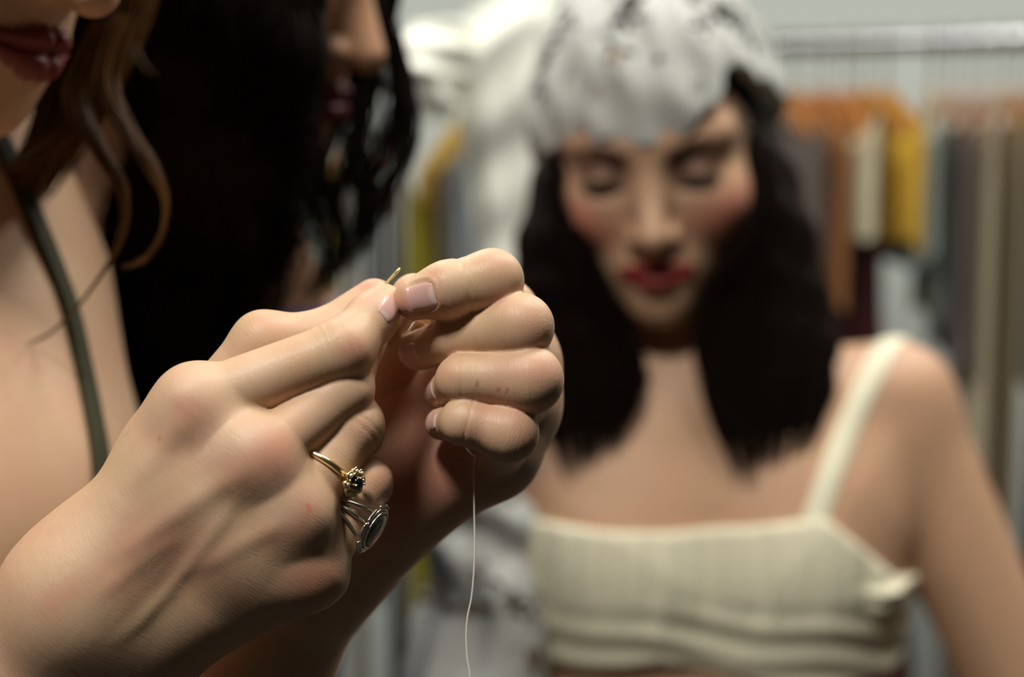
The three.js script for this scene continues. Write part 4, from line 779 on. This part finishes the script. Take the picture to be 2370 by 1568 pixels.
  const slB = [bone(J(1165, 1060, 1.045, 105), J(1095, 1700, 1.0, 135)), bone(J(1095, 1700, 1.0, 135), wrR)], slTop = at(1200, 1035, 1.0).y;
  part('lace_sleeve', fieldMesh(slF, [J(1165, 1060, 1.045, 125), J(1095, 1700, 1.0, 165), wrR], 0.03, 0.0045, null, (x, y, z) => [(x * 0.8 - z * 0.6) / 0.12, y / 0.12]), laceMat, model, 'white lace sleeve');
  // long skirt, out of the picture below
  const skF = unionOf([bone(wst, hips[0]), bone(wst, hips[1]), bone(hips[0], W3(hips[0].p.x + 0.05, 0.13, hips[0].p.z, 0.12)), bone(hips[1], W3(hips[1].p.x - 0.05, 0.13, hips[1].p.z, 0.12))], 0.06);
  const skirt = (x, y, z) => smax(smax(skF(x, y, z) - 0.008 - 0.006 * Math.sin(Math.atan2(x - wst.p.x, z - wst.p.z) * 14) * sstep(0.95, 0.4, y), y - wst.p.y, 0.004), 0.02 - y, 0.004);
  part('skirt', fieldMesh(skirt, [wst, ...hips, ...hips.map((h) => W3(h.p.x, 0.13, h.p.z, 0.29))], 0.03, 0.012), new THREE.MeshStandardMaterial({ color: srgb(60, 12, 14), roughness: 0.85 }), model, 'dark red long skirt');
}

// ---------------------------------------------------------------- clothes rails
const chrome = new THREE.MeshPhysicalMaterial({ color: lin(0.46, 0.48, 0.49), metalness: 1, roughness: 0.32 });
const woodTex = dataTex(256, (u, v) => { const g = Math.sin((v * 14 + 2.2 * tileNoise(u, v, 3, 8, 1.7)) * 6.283) * 0.5 + 0.5, n = tileNoise(u, v, 6, 60, 4.2); return [0.80 + 0.12 * g + 0.08 * n, 0.76 + 0.15 * g + 0.08 * n, 0.70 + 0.18 * g, 1]; }, true);
woodTex.repeat.set(6, 6);
function rack(label, a, b) {
  const o = thing('clothes_rail', label, 'clothes rail', 'metal clothes rails'), dir = b.clone().sub(a), len = dir.length(), yaw = -Math.atan2(dir.z, dir.x);
  o.position.set((a.x + b.x) / 2, 0, (a.z + b.z) / 2); o.rotation.y = yaw;
  const h = (a.y + b.y) / 2;
  part('rail', new THREE.CylinderGeometry(0.016, 0.016, len + 0.04, 20).rotateZ(Math.PI / 2).translate(0, h, 0), chrome, o);
  for (const s of [-1, 1]) {
    part('post', new THREE.CylinderGeometry(0.014, 0.014, h - 0.08, 16).translate(s * len / 2, (h - 0.08) / 2 + 0.08, 0), chrome, o);
    part('foot', merged([new THREE.CylinderGeometry(0.013, 0.013, 0.36, 14).rotateX(Math.PI / 2).translate(s * len / 2, 0.075, 0), ...[-1, 1].map((q) => new THREE.CylinderGeometry(0.028, 0.028, 0.022, 16).rotateZ(Math.PI / 2).translate(s * len / 2, 0.028, q * 0.16)), ...[-1, 1].map((q) => new THREE.CylinderGeometry(0.008, 0.008, 0.03, 10).translate(s * len / 2, 0.055, q * 0.16))]), chrome, o);
  }
  return o;
}
// hanger: hook over the rail and two sloping wooden arms along x
const hookMat = new THREE.MeshPhysicalMaterial({ color: lin(0.16, 0.13, 0.12), metalness: 1, roughness: 0.4 });
function hanger(p, turn, color, label, group, half = 0.2, fat = 1, hookTurn = 0, drop = 0.055) {
  const o = thing('clothes_hanger', label, 'hanger', group);
  o.position.copy(p); o.rotation.y = turn;
  const wood = new THREE.MeshPhysicalMaterial({ color, roughness: 0.45, map: woodTex, clearcoat: 0.2, clearcoatRoughness: 0.3 });
  const hook = []; for (let i = 0; i <= 20; i++) { const a = -0.5 + i / 20 * 4.4; hook.push(V(Math.cos(a) * 0.0195, Math.sin(a) * 0.0195, 0)); }
  hook.reverse(); const q = hook[hook.length - 1]; hook.push(V(0.012, -0.024, 0), V(0.0, -0.038, 0), V(0, -0.06, 0), V(0, -0.085, 0));
  part('hook', tube(hook, 0.0026, 50, 8).rotateY(hookTurn), hookMat, o);
  const P = [], I = [], U = [], n = 32;
  for (let i = 0; i <= n; i++) {
    const s = i / n * 2 - 1, x = s * half, y = -0.085 - drop * Math.pow(Math.abs(s), 1.25) + 0.006 * Math.exp(-s * s * 90), hh = mixn(0.021, 0.014, Math.abs(s)) * fat, tt = 0.0042 * Math.min(fat, 1.3), bend = 0;
    for (let k = 0; k < 10; k++) { const a = k / 10 * 6.2832; P.push(x, y + Math.sin(a) * hh, Math.cos(a) * tt + bend); U.push(s * half, k / 10 * 0.1); }
  }
  for (let i = 0; i < n; i++) for (let k = 0; k < 10; k++) { const a = i * 10 + k, b = i * 10 + (k + 1) % 10; I.push(a, b, a + 10, b, b + 10, a + 10); }
  for (const e of [0, n]) { const c = P.length / 3; P.push(e ? half : -half, P[e * 30 + 1] , 0); U.push(0, 0); for (let k = 0; k < 10; k++) I.push(c, e * 10 + k, e * 10 + (k + 1) % 10); }
  const g = new THREE.BufferGeometry(); g.setAttribute('position', new THREE.Float32BufferAttribute(P, 3)); g.setAttribute('uv', new THREE.Float32BufferAttribute(U, 2)); g.setIndex(I); g.computeVertexNormals();
  part('arms', g, wood, o); return o;
}
// a garment on a hanger: width along x, falls along -y, folds round its outline
function garment(name, p, turn, o) {
  const t = thing(name, o.label, o.category, o.group); t.position.copy(p); t.rotation.y = turn;
  const mat = new THREE.MeshPhysicalMaterial({ color: o.color, roughness: o.rough ?? 0.85, sheen: 0.25, sheenColor: lin(0.3, 0.3, 0.3), bumpMap: fabricBump, bumpScale: 0.0006 });
  const NU = 72, NV = 60, Pp = [], U = [], I = [], half = o.half ?? 0.2, len = o.len, th = o.thick ?? 0.035, r = rng(o.seed ?? 1), ph = [r() * 6, r() * 6, r() * 6, r() * 6], fold = o.fold ?? 0.12, drop = 0.055;
  for (let j = 0; j <= NV; j++) for (let i = 0; i <= NU; i++) {
    const v = j / NV, a = i / NU * 6.2832, flare = mixn(1, o.flare ?? 1, v), open = sstep(0, 0.09, v);
    const f = 1 + fold * sstep(0.02, 0.5, v) * (Math.sin(a * 5 + ph[0] + v * 1.5) * 0.6 + Math.sin(a * 9 + ph[1] - v * 2) * 0.4);
    const c = Math.cos(a), s = Math.sin(a), X = half * flare * Math.sign(c) * Math.pow(Math.abs(c), 0.75), Z = (Math.max(0, th - 0.009) * open * flare + 0.009) * s * f + (o.belly ?? 0) * s * f * sstep(0.2, 0.42, v) + (o.spread ?? 0) * s * f * sstep(0.42, 0.9, v) + (o.sway ?? 0.001) * Math.sin(v * 5 + ph[2]) + (o.crush ?? 0) * Math.sin(X * 26 + v * 7 + ph[3]) * Math.sin(v * 17 + X * 9) * open;
    const Y = -0.078 - drop * Math.pow(Math.abs(X) / half, 1.25) * (1 - v) + 0.02 * (1 - open) - (o.scoop ?? 0) * (1 - Math.pow(Math.abs(X) / half, 6)) * (1 - v) ** 3 - v * len + 0.012 * Math.sin(a * 3 + ph[1]) * v;
    Pp.push(X, Y, Z); U.push(i / NU * 2 * half * 2, v * len);
  }
  for (let j = 0; j < NV; j++) for (let i = 0; i < NU; i++) { const q = j * (NU + 1) + i; I.push(q, q + NU + 1, q + 1, q + 1, q + NU + 1, q + NU + 2); }
  const g = new THREE.BufferGeometry(); g.setAttribute('position', new THREE.Float32BufferAttribute(Pp, 3)); g.setAttribute('uv', new THREE.Float32BufferAttribute(U, 2)); g.setIndex(I); g.computeVertexNormals();
  part('body', g, mat, t);
  if (o.sleeve) for (const s of [-1, 1]) {
    const P2 = [], U2 = [], I2 = [], n = 30, m = 20, sl = o.sleeve, sr = o.sleeveR ?? 0.04;
    for (let j = 0; j <= n; j++) for (let i = 0; i <= m; i++) { const v = j / n, a = i / m * 6.2832, R = sr * (0.55 + 0.6 * Math.sin(Math.PI * Math.min(1, v * 0.9 + 0.15))) * (1 + 0.16 * Math.sin(a * 4 + v * 8 + ph[0]) + 0.1 * Math.sin(v * 23 + a)); P2.push(s * (half * 0.93 + 0.02 * Math.sin(v * 3) + 0.01) + Math.cos(a) * R * 0.8, -0.075 - drop - v * sl + 0.02 * (1 - v), Math.sin(a) * R + 0.02 * v); U2.push(i / m * 0.2, v * sl); }
    for (let j = 0; j < n; j++) for (let i = 0; i < m; i++) { const q = j * (m + 1) + i; I2.push(q, q + m + 1, q + 1, q + 1, q + m + 1, q + m + 2); }
    const g2 = new THREE.BufferGeometry(); g2.setAttribute('position', new THREE.Float32BufferAttribute(P2, 3)); g2.setAttribute('uv', new THREE.Float32BufferAttribute(U2, 2)); g2.setIndex(I2); g2.computeVertexNormals(); part('sleeve', g2, mat, t);
  }
  return t;
}
const ra = at(1560, 116, 2.17), rb = at(2750, 76, 2.02); ra.y = rb.y = (ra.y + rb.y) / 2;
rack('chrome clothes rail with wooden hangers behind the woman in the lace headscarf', ra, rb);
const onRail = (a, b, px) => { const A0 = a.clone().sub(camera.position), u = b.clone().sub(a), k = (px - FW / 2) / FOCAL; // where the rail crosses that bearing
  const f = (p) => p.dot(CR) - k * p.dot(CF), t = -f(A0) / f(u); return a.clone().addScaledVector(u, t); };
const across = (a, b) => -Math.atan2(b.z - a.z, b.x - a.x) - Math.PI / 2;
const orange = srgb(196, 128, 58), honey = srgb(206, 150, 66);
// [bearing, colour, name, words, category, length, thickness, half width, options, hanger colour]
const RIGHT = [
  [1790, srgb(92, 80, 74), 'blouse', 'brown grey blouse on the rail, nearest the lace headscarf', 'blouse', 0.5, 0.012, 0.19, {}, orange],
  [1842, srgb(150, 98, 50), 'shirt', 'rust brown shirt on the rail beside the dark hair', 'shirt', 0.30, 0.012, 0.19, {}, orange],
  [1902, srgb(214, 206, 172), 'camisole', 'cream camisole on the rail above the dark red dress', 'top', 0.2, 0.012, 0.2, {}, orange],
  [1955, srgb(70, 5, 9), 'dress', 'dark red long dress on the rail', 'dress', 1.15, 0.011, 0.14, { flare: 1.2, belly: 0.05, spread: 0.05 }, orange],
  [1998, srgb(206, 164, 46), 'scarf', 'mustard yellow scarf on the rail between cream and pale blue tops', 'scarf', 0.22, 0.011, 0.2, {}, honey],
  [2050, srgb(176, 192, 194), 'shirt', 'pale blue shirt on the rail', 'shirt', 0.24, 0.012, 0.18, {}, honey],
  [2160, srgb(112, 120, 108), 'blouse', 'grey green blouse on the rail next to the pale blue shirt', 'blouse', 0.32, 0.010, 0.17, {}, honey],
  [2208, srgb(118, 104, 100), 'jacket', 'mauve grey jacket on the rail beside the long beige dress', 'jacket', 0.38, 0.011, 0.18, {}, orange],
  [2262, srgb(188, 174, 144), 'dress', 'long beige dress on the rail', 'dress', 1.1, 0.015, 0.19, { fold: 0.15 }, orange],
  [2318, srgb(136, 120, 90), 'dress', 'taupe long dress on the rail, right of the beige one', 'dress', 0.95, 0.014, 0.2, { fold: 0.15 }, honey],
  [2368, srgb(176, 184, 184), 'shirt', 'pale grey shirt on the rail near the right edge', 'shirt', 0.42, 0.013, 0.19, {}, orange],
  [2414, srgb(196, 186, 160), 'cardigan', 'light cream cardigan on the rail at the right edge', 'cardigan', 0.42, 0.011, 0.2, {}, orange],
  [2468, srgb(20, 20, 18), 'coat', 'black long coat on the rail at the right edge', 'coat', 1.05, 0.013, 0.17, { flare: 1.1, spread: 0.02 }, orange],
];
RIGHT.forEach(([px, color, name, label, category, len, thick, half, opt, wood], i) => {
  const p = onRail(ra, rb, px), turn = -Math.PI / 2 - (px - FW / 2) / FOCAL * 0.5 + 0.012 * Math.sin(i * 2.1) + (i < 6 ? 0.3 : 0);
  garment(name, p, turn, { label, category, color, len, thick, half, seed: 100 + i, scoop: 0.06, group: 'clothes on the right rail', ...opt });
  hanger(p, turn, wood, 'wooden hanger holding the ' + label.split(' on the rail')[0], 'wooden hangers', half - 0.045, 1, across(ra, rb) - turn);
});
const la = at(420, 192, 1.72), lb = at(1480, 192, 1.7); la.y = lb.y = (la.y + lb.y) / 2;
rack('low chrome clothes rail behind the woman with dark wavy hair', la, lb);
const LEFT = [
  [765, srgb(206, 178, 66), 'scarf', 'mustard scarf on the left rail beside the nose of the dark haired woman', 'scarf', 0.3, 0.0095, 0.18, {}, 0],
  [815, srgb(186, 178, 164), 'dress', 'long off white dress on the left rail', 'dress', 1.0, 0.0095, 0.2, {}, 0.0],
  [866, srgb(24, 26, 38), 'dress', 'navy dress on the left rail next to the olive dress', 'dress', 0.5, 0.0095, 0.2, {}, 0],
  [912, srgb(112, 100, 92), 'skirt', 'taupe grey skirt on the left rail', 'skirt', 0.95, 0.0095, 0.17, {}, 0],
  [1080, srgb(150, 138, 18), 'dress', 'long olive yellow dress on the left rail', 'dress', 0.92, 0.015, 0.2, { flare: 1.0, scoop: 0.07 }, -0.33],
  [1136, srgb(150, 140, 126), 'shirt', 'grey beige shirt on the left rail below the white blouse', 'shirt', 0.36, 0.0095, 0.17, {}, -0.33],
  [1188, srgb(190, 200, 212), 'dress', 'long pale blue dress on the left rail', 'dress', 1.0, 0.012, 0.19, {}, -0.33],
];
LEFT.forEach(([px, color, name, label, category, len, thick, half, opt, twist], i) => {
  const p = onRail(la, lb, px), turn = -Math.PI / 2 - (px - FW / 2) / FOCAL + twist;
  garment(name, p, turn, { label, category, color, len, thick, half, seed: 200 + i, group: 'clothes on the left rail', ...opt });
  hanger(p, turn, i === 4 ? srgb(224, 186, 66) : srgb(176, 110, 50), 'wooden hanger holding the ' + label.split(' on the left')[0], 'wooden hangers', half - 0.045, i === 4 ? 2.5 : 1, across(la, lb) - turn);
});
const ua = at(500, -185, 1.50), ub = at(1640, -185, 1.50); ua.y = ub.y = (ua.y + ub.y) / 2;
rack('tall chrome clothes rail with the white blouse', ua, ub);
{
  const p = onRail(ua, ub, 1225), turn = 0.12;
  garment('blouse', p, turn, { label: 'white puffy blouse hanging left of the lace headscarf', category: 'blouse', color: srgb(236, 238, 226), len: 0.36, thick: 0.045, half: 0.085, flare: 0.55, seed: 77, fold: 0.35, crush: 0.012, sleeve: 0.08, sleeveR: 0.046 });
  hanger(p, turn, srgb(176, 110, 50), 'wooden hanger holding the white puffy blouse', 'wooden hangers', 0.05, 1, across(ua, ub) - turn);
}

renderer.render(scene, camera);
